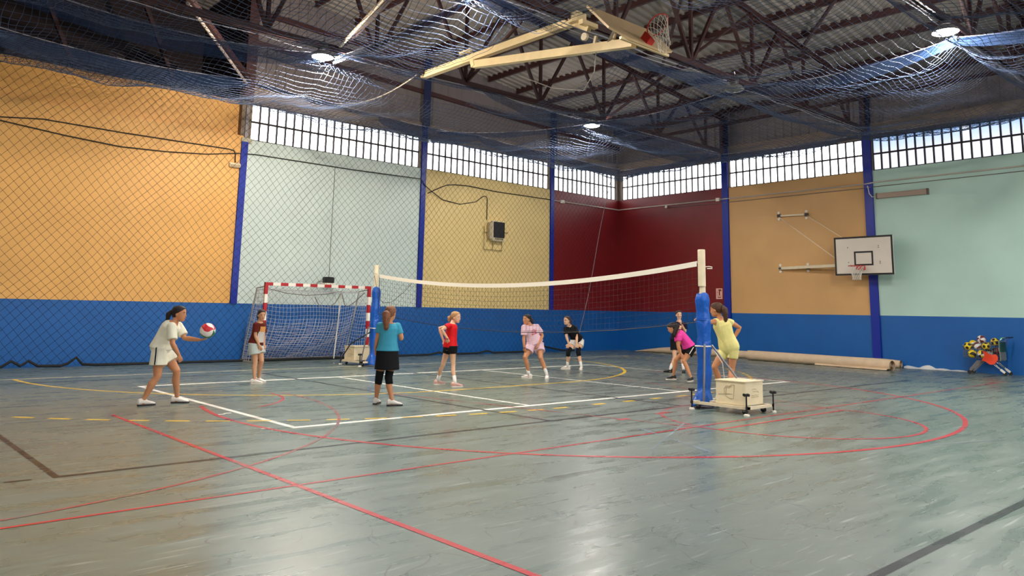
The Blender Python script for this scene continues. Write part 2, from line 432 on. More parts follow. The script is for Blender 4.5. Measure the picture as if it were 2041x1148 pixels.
# steel edge angle and pale block at the end of the orange bay
MB().box((LC[0]-.02, -.04, 6.02), (LC[0]+.07, .04, 7.6)).build('edge_angle', mat('grey_galvanised_steel', '#8D8A90', 0.45, 0.4), wall_l)
MB().box((LC[0]-.10, -.05, 5.92), (LC[0]+.20, .02, 6.06)).build('concrete_block', mat('pale_concrete', '#BDB7A4', 0.8), wall_l)
# dark void above the orange bay: panels coloured dark for the shade in the neighbouring gallery
MB().box((X0, 3.6, 5.5), (LC[0]+.1, 3.8, 11.5)).build('gallery_back_panel', mat('gallery_shade_dark', '#2A1C20', 0.8), wall_l)
MB().box((LC[0]-.05, 0.14, 7.1), (LC[0]+.10, 3.8, 11.0)).build('gallery_side_panel', mat('gallery_shade_dark', '#2A1C20', 0.8), wall_l)
MB().box((X0, .25, 6.9), (LC[0], 3.7, 7.05)).build('gallery_floor_slab', M_conc, wall_l)
for k in range(4): MB().bar((-17.2-2.6*k, 1.6, 7.2), (-18.6-2.6*k, 1.6, 10.2), .12, .10).build('gallery_brace', M_brown, wall_l)

# windows: two rows of frosted panes in a dark lattice
def window(idx, axis, a, b, n, par_label, m=M_pane, clear=None):
    w = struct('window_%d' % idx, par_label); fr = MB(); pitch = (b-a)/n; fw_ = 0.021; zs = [(Z_W0+.03, Z_W0+.51), (Z_W0+.56, Z_W1-.03)]
    pw = pitch-2*fw_; src = {}
    def P(u, d, z): return (u, d, z) if axis == 'y' else (d, u, z)
    def bx(u0, u1, d0, d1, z0, z1, mb):
        p, q = P(u0, d0, z0), P(u1, d1, z1)
        mb.box([min(i, j) for i, j in zip(p, q)], [max(i, j) for i, j in zip(p, q)])
    for i in range(n+1):
        u = a+i*pitch; bx(u-fw_, u+fw_, .03, .13, Z_W0, Z_W1, fr)
    for z0, z1 in ((Z_W0, Z_W0+.03), (Z_W0+.51, Z_W0+.56), (Z_W1-.03, Z_W1)): bx(a, b, .035, .125, z0, z1, fr)
    fr.build('frame', M_frame, w)
    for r_, (z0, z1) in enumerate(zs):
        mb = MB(); bx(-pw/2, pw/2, .085, .095, z0, z1, mb); src[r_] = mb
        me = None
        for i in range(n):
            mm = M_clear if clear == (r_, i) else m
            if me is None or mm is M_clear:
                o = mb.build('pane', mm, w)
                if mm is not M_clear: me = o
            else: o = inst(me, w)
            o.location = P(a+(i+.5)*pitch, 0, 0)
    # concrete reveals left and right
    return w
def jamb(par, axis, a, b):
    if axis == 'y': MB().box((a, 0, Z_W0), (b, .25, Z_W1)).build('window_jamb', M_conc, par)
    else: MB().box((0, a, Z_W0), (.25, b, Z_W1)).build('window_jamb', M_conc, par)
J = .16
spec_l = [(LC[0], LC[1], 22, 'long high window of frosted panes above the mint bay'), (LC[1], LC[2], 22, 'long high window of frosted panes above the yellow bay'), (LC[2], 0, 14, 'short high window above the maroon bay of the left wall')]
for i, (a, b, n, lb) in enumerate(spec_l):
    window(i+1, 'y', a+J, b-J, n, lb); jamb(wall_l, 'y', a, a+J); jamb(wall_l, 'y', b-J, b)
spec_r = [(RC[0], 0, 18, 'high window above the maroon bay of the end wall', M_pane), (RC[1], RC[0], 18, 'high window above the tan bay with the hoop', M_pane),
          (RC[2], RC[1], 19, 'high window of bluish panes above the green bay', M_pane2), (RC[3], RC[2], 19, 'high window further along the end wall', M_pane2)]
for i, (a, b, n, lb, m) in enumerate(spec_r):
    window(i+4, 'x', a+J, b-J, n, lb, m, clear=(1, 8) if i == 2 else None); jamb(wall_r, 'x', a, a+J); jamb(wall_r, 'x', b-J, b)

# ribbed sheet cladding above the lintels
def cladding(par, axis, a, b, top):
    """vertical ribbed sheets about 0.9 m wide, each its own part"""
    n = max(1, round(abs(b-a)/0.9)); w = (b-a)/n
    for i in range(n):
        u0 = a+i*w; mb = MB(); prof = []
        for k in range(3):
            s = u0+w*k/3; q = w/3
            prof += [(s, 0.06), (s+q*.62, 0.06), (s+q*.72, 0.02), (s+q*.90, 0.02)]
        prof.append((u0+w, 0.06)); vs = []
        for u, d in prof:
            t = top(u)
            for z in (Z_L, t): vs.append((u, d, z) if axis == 'y' else (d, u, z))
        mb.add(vs, [(2*k, 2*k+2, 2*k+3, 2*k+1) for k in range(len(prof)-1)])
        mb.build('cladding_sheet', M_clad, par)
cladding(wall_l, 'y', LC[0], 0.05, lambda x: roof_z(x)+.34)
cladding(wall_r, 'x', Y0, 0.05, lambda y: roof_z(0)+.34)
MB().bar((LC[0], -.03, 8.85), (0, -.03, 8.2), .08, .14).build('cladding_rail', M_brown, wall_l)
MB().bar((LC[0], -.03, 9.75), (LC[1], -.03, 9.55), .08, .14).build('cladding_rail', M_brown, wall_l)
MB().bar((-.03, 0, 8.42), (-.03, Y0, 8.42), .10, .10).build('cladding_rail', M_brown, wall_r)
# walls behind and beside the camera
wall_b = struct('wall_back', 'wall behind the camera, outside the photograph')
MB().box((X0, Y0-.25, 0), (0.3, Y0, Z_D)).build('blue_dado', M_blue, wall_b)
MB().box((X0, Y0-.25, Z_D), (0.3, Y0, 5.0)).build('painted_panel', PAINT['mint'], wall_b)
MB().box((X0, Y0-.25, 7.08), (0.3, Y0, 13)).build('cladding_sheet', M_clad, wall_b)
wb = struct('window_9', 'high window behind the camera, outside the photograph')
for k in range(12): MB().box((X0+.6+3.3*k, Y0-.2, 5.05), (X0+3.6+3.3*k, Y0-.18, 7.05)).build('pane', M_pane, wb)
for k in range(13): MB().box((X0+.3+3.3*k-.02, Y0-.25, 5.0), (min(.3, X0+.6+3.3*k), Y0, 7.08)).build('window_jamb', M_conc, wall_b)
wall_f = struct('wall_far_left', 'wall far beyond the left edge of the photograph')
MB().box((X0-.25, Y0, 0), (X0, 4, 12.5)).build('painted_panel', PAINT['orange'], wall_f)

# ---- roof: ribbed sheets on purlins on steel trusses
ceil = struct('ceiling', 'ribbed grey roof sheets on dark brown steel trusses')
def rz(x): return roof_z(x)+.30
n = 26; w = (3.8-Y0)/n
for i in range(n):
    y0 = Y0+i*w; prof = []
    for k in range(4):
        s = y0+w*k/4; q = w/4
        prof += [(s, 0.0), (s+q*.55, 0.0), (s+q*.68, 0.05), (s+q*.90, 0.05)]
    prof.append((y0+w, 0.0)); xs = [0.4, -24.0, X0-.3]; vs = []
    for y, d in prof:
        for x in xs: vs.append((x, y, rz(x)-d))
    MB().add(vs, [(3*k+j, 3*k+3+j, 3*k+4+j, 3*k+1+j) for k in range(len(prof)-1) for j in range(2)]).build('roof_sheet', M_roof, ceil)
x = -0.3; PX = []
while x > -31: PX.append(x); x -= 1.375
for x in PX:
    mb = MB(); z = roof_z(x)+.20
    y1 = 3.6 if x < LC[0] else 0
    mb.box((x-.045, Y0, z+.07), (x+.045, y1, z+.09)); mb.box((x-.012, Y0, z-.09), (x+.012, y1, z+.08)); mb.box((x-.045, Y0, z-.10), (x+.045, y1, z-.085))
    mb.build('purlin', M_brown, ceil)
ZC = 7.36
def truss(y):
    t = bpy.data.objects.new('roof_truss', None); COL.objects.link(t); t.parent = ceil
    top = lambda x: roof_z(x)+.02
    mb = MB()
    for s in (-.05, .05): mb.bar((-.05, y+s, ZC), (-31, y+s, ZC), .04, .13); 
    mb.build('bottom_chord', M_brown, t)
    mb = MB()
    for s in (-.05, .05): mb.bar((-.05, y+s, top(0)), (-24, y+s, top(-24)), .04, .13); mb.bar((-24, y+s, top(-24)), (-31, y+s, top(-31)), .04, .13)
    mb.build('top_chord', M_brown, t)
    k = 0; xb = -1.2
    MB().bar((-.15, y, ZC), (-.15, y, top(0)), .10, .10, (0, 1, 0)).build('web_member', M_brown, t)
    while xb > -30:
        MB().bar((xb, y, ZC), (xb, y, top(xb)), .075, .075, (0, 1, 0)).build('web_member', M_brown, t)
        for xt in (xb-1.375, xb+1.375):
            if xt < -.1: MB().bar((xb, y, ZC), (xt, y, top(xt)), .075, .075, (0, 1, 0)).build('web_member', M_brown, t)
        xb -= 2.75
for y in RC: truss(y)
# tie rods and wind braces in the plane of the bottom chords
def brace(p, q, r, m): MB().tube([p, q], r, 8).build('wind_brace', m, ceil)
M_cream = mat('cream_tube_paint', '#D9C3A0', 0.5)
brace((LC[0], 0, 7.55), (-19.4, -5.05, 7.5), .035, mat('pale_grey_tube', '#A99C98', 0.5)); MB().bar((LC[0], .0, 7.75), (-19.5, -5.05, 7.75), .10, .14).build('wind_brace', M_brown, ceil)
brace((-16.0, -5.2, 7.40), (-17.3, -10.2, 7.40), .04, M_cream); MB().bar((-15.85, -5.15, 7.52), (-17.1, -10.2, 7.52), .10, .12).build('wind_brace', M_brown, ceil)
for a, b in ((-4.0, -9.45), (-9.45, -4.0), (-12.2, -17.7)):
    MB().bar((a, RC[0], roof_z(a)), (b, RC[1], roof_z(b)), .07, .07).build('wind_brace', M_brown, ceil)
    MB().bar((a, RC[1], roof_z(a)), (b, RC[2], roof_z(b)), .07, .07).build('wind_brace', M_brown, ceil)
for xx in (-6.7, -12.2):
    MB().bar((xx, RC[0], ZC), (xx, RC[1], roof_z(xx)), .06, .06).build('wind_brace', M_brown, ceil)

# ================================================================== THINGS
M_black = mat('black_plastic', '#16161A', 0.5); M_white = mat('white_paint', '#E9E2D6', 0.5); M_crm = mat('cream_steel_paint', '#E6D6B8', 0.45, var=0.05, scale=8)
M_steel = mat('dull_steel', '#8C8C90', 0.35, 0.8); M_chrome = mat('chrome', '#C8C8CC', 0.18, 1.0); M_rubber = mat('black_rubber', '#1B1B1C', 0.7)

# ---- high bay lamps under the bottom chords
def lamp(x, y, lit, label, z=7.12, power=1.0, spill=0.0):
    t = thing('high_bay_lamp', label, 'lamp', (x, y, z), 'high bay lamps under the roof trusses')
    MB().tube([(x, y, z+.10), (x, y, z+.14), (x, y, z+.30), (x, y, z+.33)], [.09, .11, .11, .05], 14).build('ballast_housing', mat('lamp_housing', '#4A4648', 0.5), t, True)
    MB().tube([(x, y, z+.12), (x, y, z+.08), (x, y, z+.01), (x, y, z-.03)], [.10, .17, .235, .245], 20, caps=False).build('reflector', mat('lamp_reflector', '#B9B4AC', 0.35, 0.6), t, True)
    MB().tube([(x, y, z-.03), (x, y, z-.045), (x, y, z-.05)], [.242, .21, .10], 20).build('glass', mat('lit_lamp_glass', (1, .95, .86, 1), 0.3, emit=60.0) if lit else mat('unlit_lamp_glass', '#A9A79C', 0.2), t, True)
    MB().tube([(x, y, z+.33), (x+.03, y, z+.40), (x, y, z+.46)], .015, 6).build('hook', M_steel, t)
    if lit:
        L = bpy.data.lights.new('lamp_bulb', 'SPOT'); L.energy = LAMP_W*power; L.color = (1, .95, .86); L.spot_size = math.radians(168); L.spot_blend = 0.30; L.shadow_soft_size = .20
        lo = bpy.data.objects.new('lamp_bulb', L); COL.objects.link(lo); lo.location = (0, 0, -.08); lo.parent = t
        if spill:  # added point light that brightens netting and cladding around this lamp
            L2 = bpy.data.lights.new('added_spill_light', 'POINT'); L2.energy = LAMP_W*spill; L2.color = (1, .95, .86) if spill < .6 else (1, .85, .66); L2.shadow_soft_size = .06
            lo = bpy.data.objects.new('added_spill_light', L2); COL.objects.link(lo); lo.location = (.12, .1, -.17); lo.parent = t
lamp(-7.25, -5.05, True, 'lit high bay lamp beneath the truss nearest the corner', spill=.2, power=.6)
lamp(-16.35, -5.05, True, 'lit high bay lamp above the orange bay behind blue netting', spill=.8)
lamp(-7.6, -10.21, False, 'unlit high bay lamp with a grey glass on the second truss')
lamp(-16.2, -10.21, True, 'lit high bay lamp at the top edge left of the ceiling hoop', spill=.15)
lamp(-8.25, -15.37, True, 'brightest lit high bay lamp near the top right corner', spill=.45)
lamp(-24.5, -5.05, True, 'lit high bay lamp beyond the left edge of the photograph', power=.7)
lamp(-24.5, -15.37, True, 'lit high bay lamp above and behind the camera')
lamp(-16.2, -15.37, True, 'lit high bay lamp above the upper edge of the photograph')
lamp(-16.2, -20.53, True, 'lit high bay lamp on the last truss right of the camera')
lamp(-7.6, -20.53, True, 'lit high bay lamp beyond the right edge of the photograph')

# ---- nets of fine strands
def strands(mb, lines, r, n=3):
    for L in lines: mb.tube(L, r, n, caps=False)
TR = [-.25, RC[0], RC[1], RC[2], RC[3]]
SX = [-.3, -7.6, -16.2, -24.5]
def cz(x, y):
    d = min(abs(x-s) for s in SX[1:]); w = min(-y-.2, -x-.25); ty = min(abs(y-q) for q in TR[1:])
    wob = .07*math.sin(.9*x+1.3*y)+.05*math.sin(2.1*x-1.7*y)+.03*math.sin(4.3*x+2.9*y)
    return 6.36+.08*math.exp(-d/.4)+.85*math.exp(-max(0, w)/.9)+.58*math.exp(-ty/.45)+wob*min(1, ty)
def open_gap(x, y): return -15.1 < x < -12.2 and -13.4 < y < -4.9     # the netting is laced open round the folded hoop
def cut(L):
    out = [[]]
    for q in L:
        if open_gap(q[0], q[1]):
            if out[-1]: out.append([])
        else: out[-1].append(q)
    return [q for q in out if len(q) > 1]
M_bnet = net_mat('blue_net_twine', '#4C5974'); M_bnet2 = mesh_cloth('bunched_blue_net', '#2C4268', 0.55)
for q, (a, b, lab) in enumerate(((SX[0], SX[1], 'blue ceiling net nearest the end wall'), (SX[1], SX[2], 'blue ceiling net below the folded hoop and middle lamps'), (SX[2], SX[3], 'blue ceiling net above the orange bay at left'))):
    t = thing('ceiling_net', lab, 'net', (a, -10, 7.0), 'blue protective nets under the roof')
    mb = MB(); LN = []; st = .135
    y = TR[0]
    while y > TR[-1]:
        m = 44; LN.append([(a+(b-a)*i/m, y+.02*math.sin(i*1.7+y*9), cz(a+(b-a)*i/m, y)) for i in range(m+1)]); y -= st
    x = a
    while x > b:
        m = 150; LN.append([(x+.02*math.sin(i*1.3+x*7), TR[0]+(TR[-1]-TR[0])*i/m, cz(x, TR[0]+(TR[-1]-TR[0])*i/m)) for i in range(m+1)]); x -= st
    strands(mb, [q for L_ in LN for q in cut(L_)], .005)
    o = mb.build('net_mesh', M_bnet, t); o['kind'] = 'stuff'
    # bunched seams hanging as dark blue swags, tied along trusses and seams
    def swag(p, q, sag, h, hm, n=26, ph=0.0):
        p, q = Vector(p), Vector(q); top = []; bot = []; d = (q-p).normalized(); nrm = Vector((-d.y, d.x, 0))
        vs = []
        for i in range(n+1):
            u = i/n; c = p.lerp(q, u); k = 4*u*(1-u); zt = c.z-sag*k; hh = h+hm*k
            for j in range(5):
                w = j/4; off = nrm*(.05*math.sin(ph+5*u*PI+3*w)+.03*math.sin(17*u+7*w))
                vs.append(Vector((c.x, c.y, zt-hh*w))+off)
        fs = [(5*i+j, 5*i+j+1, 5*i+5+j+1, 5*i+5+j) for i in range(n) for j in range(4)]
        MB().add(vs, fs).build('gathered_edge', M_bnet2, t, True)
        MB().tube([Vector(p).lerp(q, i/n)-Vector((0, 0, sag*4*(i/n)*(1-i/n)))+nrm*.03 for i in range(n+1)], .011, 5).build('edge_rope', mat('pale_net_rope', '#A8A6B4', 0.7), t)
    for yy in RC[:3]: MB().tube([(a+(b-a)*i/10, yy+.07, 7.24-.03*math.sin(i*2.1)) for i in range(11)], .012, 5).build('edge_rope', mat('pale_net_rope', '#A8A6B4', 0.7), t)
    if q == 0:
        swag((-.3, -.25, 7.28), (-3.9, -.25, 7.40), .05, .22, .10); swag((-3.9, -.25, 7.40), (-7.8, -.25, 7.45), .06, .16, .22, ph=1)
        swag((-.3, -.3, 7.22), (-.3, -5.0, 7.24), .04, .14, .08); swag((-.3, -5.1, 7.24), (-.3, -10.1, 7.18), .06, .12, .08); swag((-.3, -10.2, 7.16), (-.3, -20, 7.16), .06, .14, .05)
        swag((-.4, -5.05, 7.27), (-7.0, -5.05, 7.33), .02, .08, .62, ph=2)
        for i in range(3): swag((-7.55, TR[i+1], 7.18), (-7.6, TR[i+2], 7.18), .22, .20, .10, ph=i)
        swag((-7.3, -5.1, 7.15), (-9.6, -.3, 7.30), .16, .08, .08)
    if q == 1:
        swag((-7.8, -.25, 7.45), (-11.8, -.25, 7.42), .06, .18, .30); swag((-11.8, -.25, 7.42), (-15.8, -.25, 7.62), .02, .05, .06)
        swag((-7.4, -5.05, 7.25), (-11.6, -5.05, 7.35), .10, .06, .30); swag((-11.6, -5.05, 7.32), (-16, -5.05, 7.32), .05, .05, .08)
        swag((-16.1, RC[0], 7.15), (-16.1, RC[1], 7.15), .12, .16, .10); swag((-8, RC[1], 7.25), (-16.1, RC[1], 7.22), .18, .16, .12)
    if q == 2:
        swag((-16.0, -.25, 7.66), (-24, -.25, 7.9), .30, .20, .30); swag((-16.3, -5.05, 7.20), (-24, -5.05, 7.35), .42, .22, .20)

# black curtain net in front of the left wall
t = thing('wall_net', 'black diamond curtain net hanging in front of the left wall', 'net', (-12, -.3, 0))
xr = lambda z: -2.68+.313*(z-.76)
NYX = lambda x, z: -.30+.05*math.sin(1.1*x+.4*z)+.03*math.sin(3.3*x)
LN = []; st = .21; k = -32.0
def clip(k, s):
    """strand x = k + s*z between the floor and the top cable, cut by the slanted free edge"""
    pts = []
    for i in range(29):
        z = .05+7.1*i/28; x = k+s*z
        wob = .035*math.sin(2.2*z+k)+.025*math.sin(1.3*k-3.1*z)
        if -24.5 < x < xr(z): pts.append((x+wob, NYX(x, z), z))
    return pts
while k < 8:
    for s in (.92, -.92):
        P = clip(k if s > 0 else k+.05, s)
        if len(P) > 1: LN.append(P)
    k += st
mb = MB(); strands(mb, LN, .0038)
o = mb.build('net_mesh', net_mat('black_net_twine', '#1C1B1E'), t); o['kind'] = 'stuff'
hem = [(-24.5, .03), (-21.3, .04), (-21.1, .05), (-20.92, .17), (-20.74, .06), (-20.59, .17), (-20.40, .05), (-19.95, .04), (-19.8, .09), (-19.64, .22), (-19.5, .06), (-19.2, .04), (-17, .04), (-15.8, .04), (-12.4, .04), (-9.6, .05), (-9.2, .11), (-8.9, .05), (-7.6, .05), (-7.2, .12), (-6.9, .05), (-5.2, .06), (-4.8, .28), (-4.4, .20), (-3.6, .07), (-2.95, .05)]
MB().tube([(x, -.31, z) for x, z in hem], .032, 7).build('hem_rope', mat('black_hem_rope', '#191A1C', 0.8), t, True)
MB().tube([(xr(z), NYX(xr(z), z), z) for z in [i*.36+.05 for i in range(20)]], .014, 6).build('edge_rope', mat('grey_edge_rope', '#8C8488', 0.8), t, True)

# ---- volleyball net and its two wheeled posts
vn = thing('volleyball_net', 'black volleyball net with white top band slung between two posts', 'net', (-13.6, -8.3, 1.1))
zt = lambda y: 2.03+.30*((y+8.3)/4.8)**2
ys = [-3.52-9.60*i/40 for i in range(41)]
mb = MB(); vs = []
for y in ys:
    for dx, dz in ((-.006, 0), (-.006, -.085), (.006, -.085), (.006, 0)): vs.append((-13.6+dx, y, zt(y)+dz))
mb.add(vs, [(4*i+j, 4*i+(j+1) % 4, 4*i+4+(j+1) % 4, 4*i+4+j) for i in range(40) for j in range(4)]+[(0, 1, 2, 3), (163, 162, 161, 160)])
mb.build('top_band', mat('white_net_band', '#EFE8DA', 0.6), vn)
LN = []
for j in range(1, 10):
    LN.append([(-13.6+.01*math.sin(y*3+j), y, zt(y)-.08-.098*j) for y in ys])
y = -3.52
while y > -13.12: LN.append([(-13.6, y+.005*math.sin(3*k_+y*5), zt(y)-.08-.098*k_) for k_ in range(0, 10)]); y -= .10
mb = MB(); strands(mb, LN, .0026); o = mb.build('net_mesh', net_mat('dark_volleyball_twine', '#40363A'), vn); o['kind'] = 'stuff'
MB().tube([(-13.6, y, zt(y)-.08-.098*9.3) for y in ys], .008, 6).build('bottom_cord', M_black, vn)
for y in (-3.52, -13.12): MB().tube([(-13.6, y, zt(y)-.02-.95*k_/8) for k_ in range(9)], .007, 6).build('side_cord', M_black, vn)
for y0, yp, zp in ((-3.52, -3.22, 2.40), (-13.12, -13.16, 2.30)):
    MB().tube([(-13.6, y0, zt(y0)-.03), (-13.58, (y0+yp)/2, (zt(y0)+zp)/2-.02), (-13.56, yp, zp-.02)], .009, 6).build('tension_rope', M_white, vn)
MB().tube([(-13.59, -3.25, 2.3), (-13.6, -3.5, 1.75), (-13.6, -3.75, 1.6), (-13.6, -4.1, 1.62), (-13.6, -4.6, 1.85), (-13.6, -5.0, 2.1)], .006, 5).build('loose_cord', M_black, vn)

M_pad = mat('blue_vinyl_pad', '#1257B8', 0.28, var=0.06, scale=5, bump=1.0, bscale=11)
M_ply = mat('cream_painted_plywood', '#E8D8B6', 0.55, var=0.06, scale=4)
M_scr = mat('pencil_scribble', '#A8946E', 0.8)
def vpost(x, y, s, ztop, zpad, label):
    """pole in a blue pad on a wheeled frame carrying a ballast box; s = direction of the frame along y"""
    t = thing('volleyball_post', label, 'post', (x, y, 0), 'wheeled volleyball posts')
    Y = lambda d: y+s*d
    def bx(mb, x0, x1, d0, d1, z0, z1, bev=None):
        lo = (x0, min(Y(d0), Y(d1)), z0); hi = (x1, max(Y(d0), Y(d1)), z1)
        return mb.bevbox(lo, hi, bev) if bev else mb.box(lo, hi)
    MB().tube([(x, y, .1), (x, y, ztop-.02), (x, y, ztop)], [.05, .05, .044], 14).build('pole', M_crm, t, False)
    MB().tube([(x-.012, y-.0, ztop-.58), (x-.012, y, ztop+.005), (x-.012, y, ztop+.02)], [.062, .062, .055], 14).build('height_sleeve', M_crm, t)
    # padded jacket, slumped and flared at the foot
    rings = []
    for i in range(73):
        u = i/72; z = zpad-(zpad-.03)*u; fl = max(0, (u-.86)/.14)-.25*max(0, 1-u/.05); b = .092+.006*math.sin(9*u*PI)+.06*fl; wob = .012*math.sin(11*u)+(-.05*fl)
        rings.append(((x+wob*.6, y+.012*math.cos(7*u)+s*.0, z), (1, 0, 0), (0, 1, 0), b, b))
    mb = MB(); o_ = len(mb.v)
    n = 36; vs = []
    for c, a, b_, hw, hd in rings:
        for k in range(n):
            th = 2*PI*k/n; e = 4.0; cs, sn = math.cos(th), math.sin(th); rr = (abs(cs)**e+abs(sn)**e)**(-1/e)
            w = 1+.035*math.sin(3*th+c[2]*9)+.020*abs(math.sin(2*th-c[2]*14+1.5*math.sin(c[2]*4)))+.016*abs(math.sin(3*th+c[2]*23))-.05*max(0, 1-abs(c[2]-.96)/.03)-.035*max(0, 1-abs(c[2]-1.38)/.02); vs.append((c[0]+hw*rr*cs*w, c[1]+hd*rr*sn*w, c[2]+.02*math.sin(2*th+c[2]*3)))
    mb.add(vs, [(i*n+k, (i+1)*n+k, (i+1)*n+(k+1) % n, i*n+(k+1) % n) for i in range(72) for k in range(n)]+[tuple(range(n)), tuple(range(73*n-1, 72*n-1, -1))])
    pad = mb.build('pad', M_pad, t, True)
    MB().tube([(x+.100*c, y+.100*c2, .96) for c, c2 in ((-1, -.9), (-.9, -1), (.9, -1), (1, -.9), (1, .9), (.9, 1), (-.9, 1), (-1, .9))], .012, 6, closed=True).build('strap', M_white, pad)
    MB().tube([(x+.094*c, y+.094*c2, 1.38+.01*math.sin(3*c)) for c, c2 in ((-1, -.9), (-.9, -1), (.9, -1), (1, -.9), (1, .9), (.9, 1), (-.9, 1), (-1, .9))], .006, 6, closed=True).build('seam', M_pad, pad)
    fx0, fx1 = x-.36, x+.36
    mb = MB()
    for xx in (fx0, fx1-.05): bx(mb, xx, xx+.05, -.02, 1.0, .085, .125)
    for d in (-.02, .95): bx(mb, fx0, fx1, d, d+.05, .085, .125)
    bx(mb, x-.07, x+.07, -.1, .3, .08, .12); mb.build('frame', M_crm, t)
    bt = MB(); bx(bt, fx0+.05, fx0+.56, .41, .92, .125, .47, .012); box = bt.build('ballast_box', M_ply, t)
    lid = MB(); bx(lid, fx0+.04, fx0+.57, .40, .93, .47, .485); lid.build('lid', M_ply, box)
    # faint pencil scribbles on the two visible sides
    xs = fx0+.0485
    def stroke(P, face):
        if face == 'x': pts = [(xs, Y(d), z) for d, z in P]
        else: pts = [(d, Y(.922), z) for d, z in P]
        MB().tube(pts, .0035, 4).build('scribble', M_scr, box)
    stroke([(.74, .42), (.68, .42), (.66, .38), (.60, .38), (.59, .25), (.66, .22), (.72, .22), (.74, .42)], 'x'); stroke([(.70, .40), (.60, .40), (.56, .36), (.57, .28), (.70, .29)], 'x'); stroke([(.66, .29), (.46, .27)], 'x')
    if s < 0:
        stroke([(x-.12, .36), (x-.06, .37), (x+.0, .36)], 'y'); stroke([(x-.10, .33), (x+.04, .33), (x+.06, .31)], 'y'); stroke([(x-.14, .28), (x-.08, .27), (x-.04, .28), (x+.02, .27), (x+.05, .28)], 'y'); stroke([(x-.14, .25), (x-.04, .25), (x+.06, .25)], 'y')
    MB().tube([(fx0+.10, Y(.16), .12), (fx0+.24, Y(.10), 1.0)], .017, 8).build('brace', M_steel, t)
    MB().tube([(x+.05, Y(.12), .98), (x+.15, Y(.50), .49)], .017, 8).build('brace', M_steel, t)
    for wx, wd in ((fx0+.10, .06), (fx0+.10, .88), (fx1-.1, .88), (fx1-.1, .06)):
        wl_ = MB().disc((wx, Y(wd), .042), (1, 0, 0), .042, .03, 16).build('wheel', M_rubber, t, False)
        MB().bar((wx-.022, Y(wd), .09), (wx-.022, Y(wd), .04), .05, .008).bar((wx+.022, Y(wd), .09), (wx+.022, Y(wd), .04), .05, .008).bar((wx-.026, Y(wd), .087), (wx+.026, Y(wd), .087), .05, .008).build('fork', M_steel, wl_)
    for wx, wd in ((fx0-.02, .02), (fx0-.02, .98), (fx1+.02, .98)):
        j = MB().tube([(wx, Y(wd), .02), (wx, Y(wd), .29)], .012, 8).build('jack_screw', M_black, t)
        MB().tube([(wx-.05, Y(wd), .30), (wx+.05, Y(wd), .30)], [.022, .022], 8).tube([(wx, Y(wd-.05), .30), (wx, Y(wd+.05), .30)], .02, 8).build('handle', M_black, j)
        MB().tube([(wx, Y(wd), 0), (wx, Y(wd), .02), (wx, Y(wd), .03)], [.045, .045, .02], 14).build('foot_pad', M_white, j)
    return t
p1 = vpost(-13.58, -13.2, -1, 2.50, 1.80, 'near white volleyball post in blue padding with cream ballast box')
MB().tube([(-13.54, -13.24, 2.24), (-13.50, -13.28, 2.245), (-13.465, -13.315, 2.235), (-13.475, -13.32, 2.21), (-13.53, -13.26, 2.21)], .008, 6, closed=False).build('rope_loop', M_white, p1)
MB().tube([(-13.50, -13.3, .95), (-13.42, -13.44, .7), (-13.40, -13.46, .40)], .008, 6).build('hanging_cord', M_white, p1)
p2 = vpost(-13.47, -3.18, 1, 2.56, 2.0, 'far white volleyball post in blue padding beside the goal')
MB().tube([(-13.40, -3.3, 1.0), (-13.9, -2.75, .55), (-14.05, -2.55, .15)], .016, 8).build('brace', M_black, p2)

# ---- handball goal
g = thing('handball_goal', 'red and white banded handball goal with white netting by wall', 'goal', (-14.12, -1.4, 0))
M_red = mat('goal_red_paint', '#A9101C', 0.4); M_gw = mat('goal_white_paint', '#EDE6DC', 0.45)
def banded(name, a, b, n, first):
    p = MB().bar(a, b, .06, .06, (0, 1, 0)).build(name, M_gw, g)
    a, b = Vector(a), Vector(b)
    for i in range(n):
        if isinstance(first, (list, tuple)): u0, u1 = first[i]
        else: u0, u1 = i/n, (i+1)/n
        MB().bar(a.lerp(b, u0), a.lerp(b, u1), .08, .08, (0, 1, 0)).build('band', M_red if (i % 2 == 0) else M_gw, p)
GX0, GX1, GY, GZ = -15.66, -12.58, -1.4, 2.04
banded('crossbar', (GX0-.04, GY, GZ), (GX1+.04, GY, GZ), 15, None)
for x in (GX0, GX1): banded('goal_post', (x, GY, GZ-.04), (x, GY, 0.0), 9, None)
M_gbar = mat('goal_grey_bar', '#A8A29A', 0.5)
for x in (GX0, GX1):
    MB().tube([(x, GY, GZ-.06), (x, GY+.55, GZ-.10), (x, GY+.62, GZ-.35), (x, -.22, .05), (x, -.22, .03)], .018, 8).build('side_frame', M_gbar, g)
    MB().bar((x, GY, .03), (x, -.22, .03), .05, .05).build('ground_bar', mat('goal_ground_bar', '#B3A79C', 0.6), g)
MB().bar((GX0-.03, -.22, .04), (GX1+.03, -.22, .04), .07, .07).build('ground_bar', mat('goal_ground_bar', '#B3A79C', 0.6), g)
MB().tube([(-13.12, -.55, .04), (-13.12, -.80, 1.93)], .018, 8).build('stay', M_gw, g)
